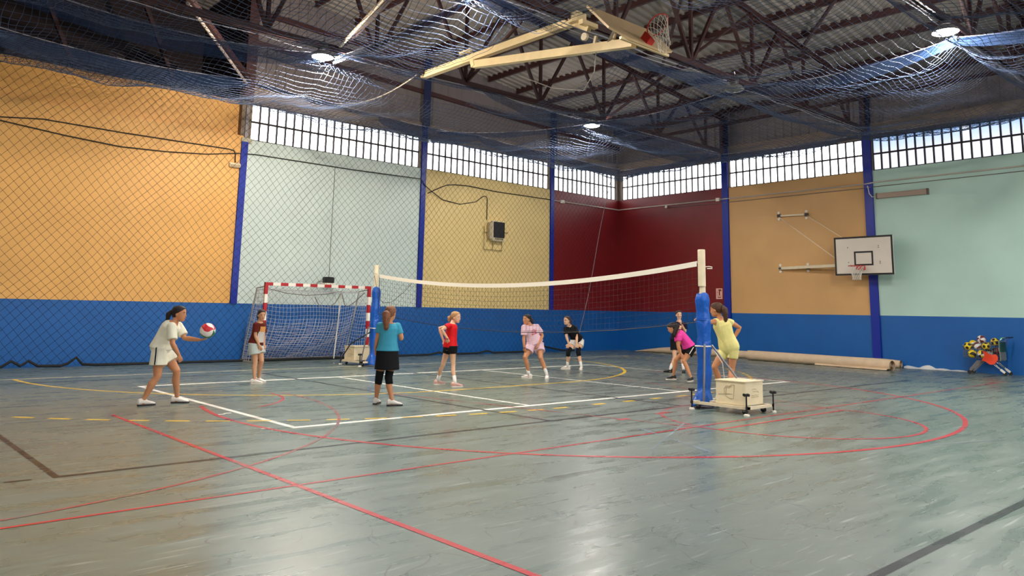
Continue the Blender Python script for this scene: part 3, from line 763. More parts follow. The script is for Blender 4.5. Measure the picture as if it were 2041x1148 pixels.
# netting: back sheet with slack and two side sheets
M_gn = net_mat('white_goal_twine', '#C9C8CE')
def back(u, v):
    x = GX0+(GX1-GX0)*u
    y = GY+.60+(-.25-GY-.60)*v; z = (GZ-.18)*(1-v)+.05
    k = 4*u*(1-u); sl = .28*math.sin(PI*v)*k
    return (x+.10*math.sin(5*v)*math.sin(PI*u), y-sl*.9, z-.20*k*math.sin(PI*min(1, v*1.0))-.07*math.sin(9*u)*math.sin(PI*v)*(1-v))
LN = []
for i in range(34): LN.append([back(i/33, j/18) for j in range(19)])
for j in range(24): LN.append([back(i/26, (j/23)**.8) for i in range(27)])
for i in range(0, 26): LN.append([(back(i/25, j/12)[0]+.04, back(i/25, j/12)[1]+.10+.10*math.sin(PI*j/12), back(i/25, j/12)[2]-.03*(j % 2)) for j in range(4, 13)])
for j in range(8, 20): LN.append([(back(i/22, j/19)[0], back(i/22, j/19)[1]+.12, back(i/22, j/19)[2]+.05*math.sin(i*.7+j)) for i in range(23)])
for x in (GX0, GX1):
    for j in range(20):
        v = j/19; yb = GY+.60+(-.25-GY-.60)*v; z = (GZ-.18)*(1-v)+.05; LN.append([(x+.03*math.sin(i*1.1+j), GY+(yb-GY)*i/6, z-.03*math.sin(PI*i/6)) for i in range(7)])
    for i in range(9):
        u = i/8; LN.append([(x+.02*math.sin(j+i), GY+((GY+.60+(-.25-GY-.60)*j/12)-GY)*u, (GZ-.18)*(1-j/12)+.05) for j in range(13)])
for i in range(20): LN.append([(GX0+(GX1-GX0)*i/19, GY+.58*j/4, GZ-.06-.02*j-.05*math.sin(PI*j/4)) for j in range(5)])
for j in range(1, 5): LN.append([(GX0+(GX1-GX0)*i/16, GY+.58*j/4, GZ-.06-.02*j-.06*4*(i/16)*(1-i/16)) for i in range(17)])
mb = MB(); strands(mb, LN, .0048); o = mb.build('netting', M_gn, g); o['kind'] = 'stuff'
mb = MB()
for pts in ([(-15.4, -1.0, 1.93), (-14.9, -1.0, 1.82), (-14.3, -1.0, 1.78), (-13.7, -1.0, 1.83), (-13.15, -.9, 1.93)], [(-13.12, -.8, 1.9), (-13.0, -.8, 1.55), (-12.9, -.8, 1.50), (-12.75, -.9, 1.62), (-12.6, -1.2, 1.9)], [(-13.12, -.8, 1.9), (-13.3, -.8, 1.60), (-13.55, -.8, 1.45), (-13.8, -.8, 1.5), (-14.0, -.9, 1.75)]): mb.tube(pts, .012, 6)
mb.build('loose_rope', mat('grey_net_rope', '#7E7A78', 0.8), g)

# ---- small floodlight above the goal with its hanging cord
fl_ = thing('floodlight', 'small black and white floodlight on wall above the goal', 'light', (-13.25, -.1, 2.2))
MB().bevbox((-13.36, -.28, 2.16), (-13.06, -.06, 2.34), .03).build('lamp_body', M_black, fl_)
MB().bar((-13.20, -.06, 2.25), (-13.20, .0, 2.25), .06, .06).build('bracket', M_white, fl_)
MB().bevbox((-13.40, -.30, 2.10), (-13.04, -.10, 2.165), .02).build('reflector_lip', M_white, fl_)
MB().tube([(-13.40, -.18, 2.22), (-13.52, -.16, 2.20), (-13.58, -.14, 2.12)], .022, 6).build('hinge', mat('grey_hinge', '#9A9690', 0.5), fl_)
tag(MB().tube([(-13.156, -.1, 5.62), (-13.163, -.1, 4.0), (-13.17, -.12, 2.35)], .008, 6).build('hanging_cord', mat('grey_cord', '#6E7068', 0.7)), 'thin grey cord hanging down the mint bay to the floodlight', 'cord')

# ---- basketball hoop on the end wall
h = thing('basketball_hoop', 'wall mounted basketball hoop with white backboard edged in black', 'hoop', (0, -10.1, 3.3))
BX = -.52; by0, by1, bz0, bz1 = -11.05, -9.26, 2.74, 3.93
board = MB().box((BX-.02, by0, bz0), (BX+.02, by1, bz1)).build('backboard', mat('backboard_white', '#E3D8CC', 0.45, var=0.03, scale=3), h)
M_bl = mat('backboard_black_line', '#17161A', 0.5)
def rect_frame(x, y0, y1, z0, z1, w):
    mb = MB(); mb.box((x-.004, y0, z0), (x, y0+w, z1)); mb.box((x-.004, y1-w, z0), (x, y1, z1)); mb.box((x-.004, y0+w, z0), (x, y1-w, z0+w)); mb.box((x-.004, y0+w, z1-w), (x, y1-w, z1)); return mb
rect_frame(BX-.021, by0, by1, bz0, bz1, .055).build('border', M_bl, board)
yc = (by0+by1)/2
rect_frame(BX-.021, yc-.30, yc+.28, 3.03, 3.47, .05).build('target_square', M_bl, board)
for yy, zz in ((yc-.47, 3.62), (yc-.47, 3.57), (yc-.50, 3.14), (yc-.50, 3.09), (yc+.47, 3.60), (yc+.46, 3.14)): MB().disc((BX-.022, yy, zz), (1, 0, 0), .014, .01, 8).build('bolt', M_bl, board)
M_rim = mat('rim_red_paint', '#C42A22', 0.45)
rim = MB().tube([(BX-.02-.38+.225*math.cos(a*PI/12), yc+.06+.225*math.sin(a*PI/12), 3.0) for a in range(24)], .011, 8, closed=True).build('rim', M_rim, h, True)
MB().box((BX-.18, yc-.05, 2.90), (BX-.02, yc+.17, 3.02)).build('rim_bracket', M_rim, rim)
def hoop_net(c, axis, lat, fwd_, L, parent, m, r0=.22, r1=.12, bend=None):
    LN = []; c = Vector(c); N = 12
    def P(k, j):
        u = j/6; r = r0+(r1-r0)*min(1, u*1.4); th = 2*PI*(k+(.5 if j % 2 else 0))/N; q = c+Vector(axis)*(L*u)+Vector(lat)*(r*math.cos(th))+Vector(fwd_)*(r*math.sin(th))
        if bend: q += Vector(bend)*(u*u)
        return q
    for k in range(N):
        LN.append([P(k if j % 2 == 0 else k, j) for j in range(7)]); LN.append([P(k if j % 2 == 0 else k-1, j) for j in range(7)])
    mb = MB(); strands(mb, LN, .0055, 4); o = mb.build('hoop_net', m, parent); o['kind'] = 'stuff'
M_hn = net_mat('white_hoop_cord', '#E6DDD0')
hoop_net((BX-.40, yc+.06, 3.0), (0, 0, -1), (1, 0, 0), (0, 1, 0), .42, rim, M_hn)
MB().bar((-.06, -7.08, 3.05), (BX+.10, by1-.4, 3.07), .09, .09).build('arm', M_crm, h)
MB().bar((-.06, -7.1, 4.84), (-.06, -8.18, 4.81), .05, .05).build('upper_rail', M_crm, h)
for yy, zz in ((-7.13, 4.84), (-8.12, 4.81), (-7.12, 3.05), (-8.10, 3.05)):
    br = MB().box((-.02, yy-.07, zz-.05), (0, yy+.07, zz+.05)).build('wall_bracket', M_steel, h)
    for dz in (-.11, .11): MB().disc((-.02, yy, zz+dz), (1, 0, 0), .045, .04, 10).build('bolt_washer', M_white, br)
    MB().disc((-.08, yy-.03, zz), (0, 1, 0), .05, .10, 10).build('swivel', mat('dark_swivel', '#4A4440', 0.5), br)
MB().tube([(-.07, -7.13, 4.82), (BX+.03, by1+.02, 3.30)], .011, 6).build('stay_cable', M_crm, h)
MB().tube([(-.07, -8.12, 4.80), (BX+.03, by1-.25, 3.92)], .011, 6).build('stay_cable', M_crm, h)
MB().bar((BX+.10, by1-.4, 3.07), (BX+.10, by0+.4, 3.07), .08, .08).build('arm', M_crm, h)
MB().bar((BX+.06, yc, 3.07), (-.02, yc, 3.07), .06, .06).build('arm', M_crm, h)

# ---- basketball hoop folded up under the roof
c = thing('ceiling_basketball_hoop', 'cream ceiling mounted basketball hoop folded up under the roof', 'hoop', (-13.5, -8, 7.2))
M_cr2 = mat('cream_hoop_frame', '#E8CF9E', 0.45, var=0.05, scale=5)
MB().bar((-13.5, -4.95, 7.30), (-13.5, -10.2, 7.30), .14, .16).build('carrier_beam', M_cr2, c)
MB().tube([(-13.5, -4.9, 7.42), (-13.5, -7.0, 7.44), (-13.5, -11.0, 7.42)], .02, 6).build('pipe', M_black, c)
arm_a, arm_b = Vector((-13.5, -7.05, 7.12)), Vector((-13.5, -11.75, 6.46))
a = MB().bar(arm_a, arm_b, .14, .17).build('swing_arm', M_cr2, c)
MB().bar((-13.5, -6.95, 7.36), (-13.5, -7.05, 7.06), .16, .12, (0, 1, 0)).build('hinge_plate', M_cr2, c)
for s in (-.22, .16): MB().bar((-13.5+s, -6.75, 7.40), (-13.5+s, -7.15, 7.40), .06, .06).build('hinge_clamp', M_cr2, c)
MB().bar((-13.72, -6.95, 7.42), (-13.28, -6.95, 7.42), .06, .05).build('hinge_clamp', M_cr2, c)
wn_ = MB().box((-13.68, -10.45, 7.22), (-13.40, -10.2, 7.42)).build('winch', M_cr2, c)
MB().bar((-13.5, -10.2, 7.26), (-13.5, -10.62, 7.02), .10, .10).build('latch_arm', M_cr2, wn_); MB().disc((-13.5, -10.5, 6.90), (1, 0, 0), .08, .06, 14).build('pulley', M_crm, wn_); MB().bar((-13.75, -10.62, 7.12), (-13.30, -10.62, 7.12), .11, .09).build('cross_bar', M_cr2, wn_)
bc = Vector((-13.5, -11.72, 6.68)); ang = math.radians(46); V = Vector((0, math.cos(ang), math.sin(ang))); Nn = Vector((0, -math.sin(ang), math.cos(ang))); X = Vector((1, 0, 0))
# board with clipped corners at its lower edge
outl = [(-.90, .50), (.90, .50), (.93, .44), (.93, -.30), (.52, -.50), (-.52, -.50), (-.93, -.30), (-.93, .44)]
vs = [bc+X*p+V*q-Nn*.02 for p, q in outl]+[bc+X*p+V*q+Nn*.02 for p, q in outl]
M_wood = mat('bare_backboard_wood', '#D9B98C', 0.5, var=0.06, scale=5)
bd = MB().add(vs, [tuple(range(7, -1, -1)), tuple(range(8, 16))]+[(i, (i+1) % 8, 8+(i+1) % 8, 8+i) for i in range(8)]).build('backboard', M_wood, c)
MB().bar(bc+X*.70-V*.46-Nn*.05, bc-X*.70-V*.46-Nn*.05, .05, .05).build('edge_batten', M_cr2, bd)
rc_ = bc-V*.36+Nn*.02+X*.06
MB().bar(rc_, rc_+Nn*.15, .20, .16, X).build('rim_bracket', M_rim, c)
rcen = rc_+Nn*.37
rm_ = MB().tube([rcen+Nn*(.225*math.cos(k*PI/12))+X*(.225*math.sin(k*PI/12)) for k in range(24)], .012, 8, closed=True).build('rim', M_rim, c, True)
hoop_net(rcen, -V*.55+Vector((0, 0, -.45)), Nn, X, .40, rm_, M_hn, r1=.13, bend=(0, 0, -.12))
MB().bar(arm_a.lerp(arm_b, .86)+Vector((0, 0, .05)), bc-X*.35+V*.10-Nn*.04, .05, .03).build('link_bar', M_steel, c)
for u in (.80, .90): MB().bar(arm_a.lerp(arm_b, u)+Vector((-.05, 0, .08)), arm_a.lerp(arm_b, u)+Vector((-.05, -.04, .22)), .05, .06).build('lug', M_crm, c)
MB().tube([arm_a.lerp(arm_b, .80), arm_a.lerp(arm_b, .77)+Vector((.1, 0, -.45)), arm_a.lerp(arm_b, .66)+Vector((.35, 0, -.75)), Vector((-12.6, -8.7, 6.4)), Vector((-12.9, -7.9, 6.8))], .010, 6).build('loose_cable', mat('grey_cable', '#8E8A86', 0.6), c)

# ---- rope from the left wall up to the ceiling hoop
P = [Vector((-13.43, -.3, 7.50)).lerp(Vector((-13.6, -5.0, 7.38)), i/14)-Vector((0, 0, .30*4*(i/14)*(1-i/14))) for i in range(15)]
tag(MB().tube(P, .016, 6).build('pulley_rope', mat('pale_twisted_rope', '#B9AFA6', 0.8), None, True), 'pale sagging rope from the wall cable to the ceiling hoop', 'rope')

# ---- cables, conduits and fixtures on the walls
M_cab = mat('black_cable', '#2A2420', 0.6); M_cond = mat('pale_conduit', '#C4B8AE', 0.5); M_cg = mat('grey_conduit', '#7E746E', 0.5)
def cable(name, pts, r, m, label, cat): return tag(MB().tube(pts, r, 6).build(name, m, None, True), label, cat)
cable('wall_cable', [(x, -.03 if not -10.1 < x < -9.6 else -.09, z) for x, z in [(-24.5, 5.75), (-21.63, 5.53), (-20.3, 5.40), (-19.07, 5.32), (-18, 5.36), (-16.94, 5.45), (-16.1, 5.60), (-15.57, 5.64), (-12.56, 5.63), (-10.03, 5.66), (-9.82, 5.45), (-9.61, 5.32), (-9.06, 5.08), (-8.33, 5.01), (-7.65, 5.16), (-7.30, 5.40), (-7.18, 5.41), (-7.12, 5.34), (-7.12, 4.59)]], .014, M_cab, 'long black cable across the left wall down to the loudspeaker', 'cable')
cable('wall_cable', [(x, -.03, z) for x, z in [(-24.5, 5.55), (-21.64, 5.61), (-20.79, 5.71), (-19.1, 5.68), (-16.36, 5.68), (-16.22, 5.66), (-16.17, 5.58), (-16.16, 5.33)]], .014, M_cab, 'black cable looping over the orange bay to the emergency lamp', 'cable')
cable('wall_cable', [(x, -.025, z) for x, z in [(-9.68, 5.23), (-9.18, 5.48), (-8.9, 5.60), (-8.58, 5.65), (-7.96, 5.68), (-6.76, 5.63), (-4.01, 5.64)]], .016, M_cab, 'black cable arching along the top of the yellow bay', 'cable')
cd = thing('conduit', 'pale conduit running below the windows round the maroon corner', 'conduit', (-.03, -.03, 5.63))
MB().tube([(-3.85, -.03, 5.63), (-.03, -.03, 5.64), (-.03, -4.9, 5.63), (-.08, -5.05, 5.63), (-.03, -5.2, 5.63), (-.03, -10.05, 5.62), (-.08, -10.2, 5.62), (-.03, -10.4, 5.65), (-.03, -20, 5.67)], .022, 8).build('pipe', M_cond, cd)
MB().tube([(-.02, -2.5, 5.53), (-.02, -4.9, 5.50), (-.075, -5.05, 5.50), (-.02, -5.2, 5.50), (-.02, -10.05, 5.50), (-.075, -10.2, 5.5), (-.02, -10.4, 5.51), (-.02, -20, 5.53)], .012, 6).build('thin_pipe', M_cg, cd)
for p in ((-.05, -4.75, 5.63), ): MB().box((p[0]-.04, p[1]-.07, p[2]-.06), (0, p[1]+.07, p[2]+.06)).build('junction_box', M_white, cd)
MB().box((-3.45, -.07, 5.57), (-3.27, 0, 5.69)).build('junction_box', M_white, cd)
MB().sph((-.08, -2.45, 5.56), .055, 10, 8).build('bulkhead_bulb', M_white, cd, True)
ft = thing('fluorescent_fitting', 'long unlit fluorescent fitting high on the green bay', 'light', (-.06, -11.2, 5.2))
MB().bevbox((-.10, -11.95, 5.12), (0, -10.47, 5.28), .02).build('housing', mat('aged_fitting_beige', '#B09A8C', 0.5), ft)
for yy in (-11.97, -10.49): MB().box((-.11, yy, 5.11), (0, yy+.04, 5.29)).build('end_cap', mat('fitting_end_cap', '#6A5A50', 0.5), ft)
MB().tube([(-.07, -10.20, 5.55), (-.07, -10.24, 5.30), (-.07, -10.32, 5.19), (-.06, -10.46, 5.18)], .014, 6).build('lead', M_white, ft)
em = thing('emergency_lamp', 'small white emergency lamp at the edge of the orange bay', 'light', (-16.17, -.05, 5.25))
MB().bevbox((-16.33, -.10, 5.20), (-16.02, 0, 5.31), .02).build('housing', mat('white_lamp_housing', '#E6D8BC', 0.5), em)
MB().box((-16.29, -.115, 5.215), (-16.06, -.10, 5.265)).build('diffuser', mat('lamp_diffuser', '#B8A27C', 0.3), em)
sp_ = thing('loudspeaker', 'white framed loudspeaker with black grille on the yellow bay', 'speaker', (-6.75, -.15, 4.2))
MB().bevbox((-7.10, -.18, 3.92), (-6.95, -.02, 4.50), .02).build('side_panel', mat('speaker_side', '#B7A88A', 0.6), sp_)
MB().bevbox((-6.97, -.205, 3.86), (-6.42, -.02, 4.56), .03).build('cabinet', mat('speaker_cabinet', '#D9CDB6', 0.5), sp_)
MB().box((-6.945, -.22, 3.98), (-6.445, -.20, 4.53)).build('grille', mat('speaker_grille', '#15151A', 0.6, bump=0.5, bscale=200), sp_)
MB().box((-6.90, -.215, 3.90), (-6.50, -.20, 3.97)).build('badge_strip', mat('speaker_strip', '#8E8066', 0.5), sp_)
mb = MB()
for q in ([(-7.25, -.06, 4.35), (-7.25, -.06, 3.55), (-6.42, -.06, 3.55), (-6.42, -.06, 3.9)], [(-6.85, -.06, 3.55), (-6.85, -.06, 3.9)], [(-6.42, -.06, 4.2), (-6.15, -.06, 4.2)], [(-7.25, -.06, 4.15), (-7.0, -.06, 4.15)]): mb.tube(q, .012, 6)
mb.build('cage', mat('speaker_cage', '#7A6A44', 0.6), sp_)
sg = thing('hose_reel_sign', 'small red and pale fire hose sign on the maroon wall', 'sign', (-.01, -4.69, 2.2))
MB().box((-.012, -4.82, 2.02), (0, -4.56, 2.40)).build('plate', mat('sign_pale_pink', '#E9B4A6', 0.5), sg)
M_sr = mat('sign_dark_red', '#7A0F0C', 0.5)
mb = MB()
def sbar(y0, y1, z0, z1): mb.box((-.016, -4.82+y0, 2.02+z0), (-.012, -4.82+y1, 2.02+z1))
# seen from the hall the plate's left edge is at larger y
sbar(.095, .140, .13, .34); sbar(.035, .160, .305, .345); sbar(.035, .07, .275, .31); sbar(.05, .19, .045, .075); sbar(.205, .212, .13, .345); sbar(.17, .205, .235, .25); sbar(.03, .215, .105, .112)
mb.build('pictogram', M_sr, sg)

# ---- carpet rolls along the end wall
M_carp = mat('beige_carpet_back', '#D8BFA2', 0.9, var=0.06, scale=5, bump=0.2)
def roll(name, p, q, r, label, taper=False, flap=False):
    t = thing(name, label, 'carpet roll', p, 'rolled floor coverings along the end wall')
    p, q = Vector(p), Vector(q); d = (q-p).normalized(); s = d.cross(Vector((0, 0, 1))).normalized(); n = 40; m = 22; vs = []; fs = []
    for i in range(n+1):
        u = i/n; c = p.lerp(q, u); k = r*(1+.03*math.sin(9*u)+.02*math.sin(23*u)); fz = 1.0
        if taper and u < .22: e = u/.22; fz = .12+.88*math.sin(e*PI/2); k = r*(.85+.15*e)
        if u > .96: fz *= 1-.12*(u-.96)/.04
        for j in range(m):
            a = 2*PI*j/m; vs.append(c+s*(k*math.cos(a)*(1+.25*(1-fz)))+Vector((0, 0, r*fz*math.sin(a)+r*fz-c.z*0)))
    for i in range(n):
        for j in range(m): fs.append((i*m+j, i*m+(j+1) % m, (i+1)*m+(j+1) % m, (i+1)*m+j))
    MB().add(vs, fs).build('outer_layer', M_carp, t, True)
    for uu, cc in ((0.0, p), (1.0, q)):
        sp = []
        for k in range(60):
            a = k*.42; rr = r*.95*(1-k/70); fz = .14 if (taper and uu == 0) else .9; sp.append(cc+s*(rr*math.cos(a))+Vector((0, 0, r*fz+rr*fz*math.sin(a)))+d*(.004 if uu else -.004))
        mb = MB()
        vv = []
        for x in sp: vv += [x, x-d*(.25 if uu else -.25)]
        mb.add(vv, [(2*k, 2*k+2, 2*k+3, 2*k+1) for k in range(59)]); mb.build('rolled_layers', mat('carpet_roll_edge', '#B99E84', 0.9), t)
    if flap:
        vs = []
        for i in range(13):
            u = i/12; c = p.lerp(q, .52+.48*u)
            for j in range(4): w = j/3; vs.append(c-s*(-.02)+s*(r*.6+.16*w*(.3+u))+Vector((0, 0, .012+.05*(1-w)**2+.03*u*math.sin(w*3))))
        MB().add(vs, [(4*i+j, 4*i+j+1, 4*i+5+j, 4*i+4+j) for i in range(12) for j in range(3)]).build('loose_flap', M_carp, t, True)
    return t
roll('carpet_roll', (-.24, -1.1, 0), (-.20, -10.95, 0), .125, 'long beige carpet roll against the end wall, flattened at its left end', taper=True)
roll('carpet_roll', (-.90, -6.35, 0), (-1.55, -11.25, 0), .155, 'thicker beige carpet roll in front with a loose flap', flap=True)
vs = []
for i in range(30):
    u = i/29; y = -11.0-1.9*u
    for j in range(4): w = j/3; vs.append((-.02-.16*w*(1-.6*u), y+.03*math.sin(5*w+i), (.045*(1-u)**.7+.012)*(1-w)*(1+.35*math.sin(i*.9))+(.07*max(0, 1-abs(u-.35)/.12))*(1-w)+.006))
tag(MB().add(vs, [(4*i+j, 4*i+j+1, 4*i+5+j, 4*i+4+j) for i in range(29) for j in range(3)]).build('plastic_sheet', mat('white_plastic_sheet', '#E6E4E0', 0.35), None, True), 'crumpled white plastic sheet lying along the foot of the wall', 'plastic sheet')

# ---- shopping trolley with balls
t = thing('shopping_trolley', 'wire shopping trolley loaded with balls beside the blue wall', 'trolley', (-.5, -13.35, 0))
tx0, tx1 = -.74, -.26
def tw(u): return .04+.0*u
fy, ry = -12.80, -13.70           # nose and rear of the basket
def basket(u, side, z): # u 0 nose .. 1 rear
    w = .17+.08*u; return (-.5+side*w*(.82+.18*z), fy+(ry-fy)*u, (.44-.06*u)+((.76+.14*u)-(.44-.06*u))*z)
LN = []
for sd in (-1, 1):
    for k in range(17): LN.append([basket(k/16, sd, z) for z in (0, .5, 1)])
    for z in (0, .16, .33, .5, .67, .84): LN.append([basket(k/8, sd, z) for k in range(9)])
for k in range(17): LN.append([basket(k/16, sd, 0) for sd in (-1, 0, 1)])
for sd in (-1, -.66, -.33, 0, .33, .66, 1):
    LN.append([basket(k/8, sd, 0) for k in range(9)]); LN.append([basket(0, sd, z) for z in (0, .5, 1)])
for z in (.2, .4, .6, .8): LN.append([basket(0, sd, z) for sd in (-1, 0, 1)])
mb = MB(); strands(mb, LN, .0035, 4); mb.build('wire_basket', mat('trolley_wire', '#9C9EA2', 0.35, 0.7), t)
MB().tube([basket(1, -1, 1), basket(.5, -1, 1), basket(0, -1, 1), basket(0, 1, 1), basket(.5, 1, 1), basket(1, 1, 1)], .010, 8).build('rim_wire', M_chrome, t)
MB().box((-.74, ry-.03, .40), (-.26, ry-.01, .62)).build('rear_panel', mat('trolley_grey_panel', '#7E7F78', 0.5), t)
MB().box((-.72, ry-.045, .62), (-.28, ry-.015, .88)).build('child_seat_panel', mat('trolley_green_panel', '#1F4A30', 0.5), t)
for sd in (-1, 1): MB().tube([basket(1, sd, .0), (-.5+sd*.25, ry-.02, .9), (-.5+sd*.25, ry-.10, .98), (-.5+sd*.25, ry-.2, 1.0)], .011, 8).build('upright', M_chrome, t)
MB().tube([(-.77, ry-.2, 1.0), (-.23, ry-.2, 1.0)], .02, 10).build('handle', mat('trolley_dark_blue_handle', '#141A3C', 0.4), t)
MB().tube([(-.70, ry-.06, .97), (-.52, ry-.06, .97)], .035, 10).build('coin_lock', mat('trolley_teal_lock', '#1E9A86', 0.4), t)
MB().tube([(-.74, ry-.2, .98), (-.745, ry-.2, .86), (-.74, ry-.21, .80)], .012, 6).build('chain', mat('purple_chain', '#4A3A8C', 0.4), t)
for sd in (-1, 1):
    MB().tube([(-.5+sd*.19, -13.55, .36), (-.5+sd*.20, -13.15, .36), (-.5+sd*.17, -12.95, .13)], .014, 8).build('chassis_bar', M_steel, t)
    MB().bar((-.5+sd*.20, -13.2, .36), (-.5+sd*.165, -12.925, .06), .03, .05).build('front_leg', M_steel, t)
    for dd in (0, .07): MB().tube([(-.5+sd*.21, -13.42-dd, .38), (-.5+sd*.22, -13.72-dd*.3, .14)], .010, 8).build('rear_leg', M_chrome, t)
    MB().bar((-.5+sd*.22, -13.70, .16), (-.5+sd*.22, -13.80, .08), .05, .05).build('caster_fork', M_white, t)
    for yy in (-12.93, -13.80):
        MB().disc((-.5+sd*(.17 if yy > -13 else .22), yy, .05), (1, 0, 0), .05, .03, 16).build('wheel', M_rubber, t)
M_by, M_bk, M_bw, M_br = mat('ball_yellow', '#E8C91E', 0.45), mat('ball_black', '#1B1A1C', 0.45), mat('ball_white', '#E9E2DE', 0.45), mat('ball_maroon', '#6E2A36', 0.45)
def ball(c, r, cols, label, rot, kind, group=None, cat='ball', n=52, m=34):
    """ball built of panels: kind 'spiral' = curved volleyball panels, 'patch' = football patches"""
    t = thing('volleyball' if kind == 'spiral' else 'football', label, cat, c, group)
    R = Matrix.Rotation(rot[0], 3, 'X') @ Matrix.Rotation(rot[1], 3, 'Y') @ Matrix.Rotation(rot[2], 3, 'Z')
    V_ = [[R @ Vector((math.cos(-PI/2+PI*i/m)*math.cos(2*PI*k/n), math.cos(-PI/2+PI*i/m)*math.sin(2*PI*k/n), math.sin(-PI/2+PI*i/m))) for k in range(n)] for i in range(m+1)]
    cen = [Vector(x).normalized() for x in ((0,0,1),(0,0,-1),(.89,0,.45),(.28,.85,.45),(-.72,.53,.45),(-.72,-.53,.45),(.28,-.85,.45),(-.89,0,-.45),(-.28,-.85,-.45),(.72,-.53,-.45),(.72,.53,-.45),(-.28,.85,-.45))]
    buckets = {}
    for i in range(m):
        for k in range(n):
            k2 = (k+1) % n; q = [V_[i][k], V_[i][k2], V_[i+1][k2], V_[i+1][k]]
            if kind == 'spiral':
                ph = k/n*6+.9*math.sin(PI*i/m*2)*.6; b = int(math.floor(ph)) % 6; key = cols[b % len(cols)]
            else:
                mid = R.inverted() @ (sum(q, Vector())/4).normalized(); dd = max(mid.dot(x) for x in cen); key = cols[0] if dd > .93 else cols[1+int(mid.x*2+mid.z*3+10) % (len(cols)-1)]
            buckets.setdefault(key.name, [key, []])[1].append(q)
    for key, qs in buckets.values():
        mb = MB()
        for q in qs: mb.add([Vector(c)+x*r for x in q], [(0, 1, 2, 3)])
        mb.build('panel', key, t, True)
    return t
BL = [((-.63, -12.93, .74), (M_bk, M_by), 'patch', 'yellow and black ball at the nose of the trolley'), ((-.43, -13.0, .80), (M_by, M_bw, M_bk), 'spiral', 'white topped yellow ball on the pile, left of the trolley'),
      ((-.47, -13.22, .93), (M_bw, M_br), 'spiral', 'white and maroon ball on top of the trolley pile'), ((-.50, -13.55, .87), (M_bk, M_by), 'patch', 'yellow and black ball at the top against the trolley handle'),
      ((-.63, -13.37, .76), (M_bk, M_by, M_by), 'patch', 'large yellow ball with dark patches in the middle of the trolley'), ((-.61, -13.15, .76), (M_br, M_bw), 'spiral', 'maroon and white ball half hidden in the trolley middle'),
      ((-.62, -13.02, .54), (M_by, M_by, M_bk), 'spiral', 'yellow striped ball low at the trolley nose'), ((-.62, -13.25, .545), (M_by, M_bw, M_bk), 'spiral', 'yellow and white ball low in the trolley basket'),
      ((-.39, -13.35, .57), (M_bw, M_bk), 'spiral', 'black and white ball deep in the trolley beside the bib'), ((-.50, -13.57, .63), (M_br, M_bw, M_bk), 'spiral', 'dark maroon ball under the ball by the trolley handle')]
for i, (cc, cols, kind, lab) in enumerate(BL): ball(cc, .108, cols, lab, (i*1.3, i*.7, i*2.1), kind, 'balls in the shopping trolley')
vs = []
for i in range(9):
    for j in range(9):
        u, w = i/8, j/8; vs.append((-.755-.02*math.sin(5*u+3*w)-.03*math.sin(PI*u), -13.30-.32*u-.05*math.sin(4*w), .62-.26*w-.08*u+.025*math.sin(7*u)))
tag(MB().add(vs, [(9*i+j, 9*i+j+1, 9*i+10+j, 9*i+9+j) for i in range(8) for j in range(8)]).build('training_bib', mat('orange_red_bib', '#E8421F', 0.7), None, True), 'orange red training bib hanging over the trolley side', 'bib')

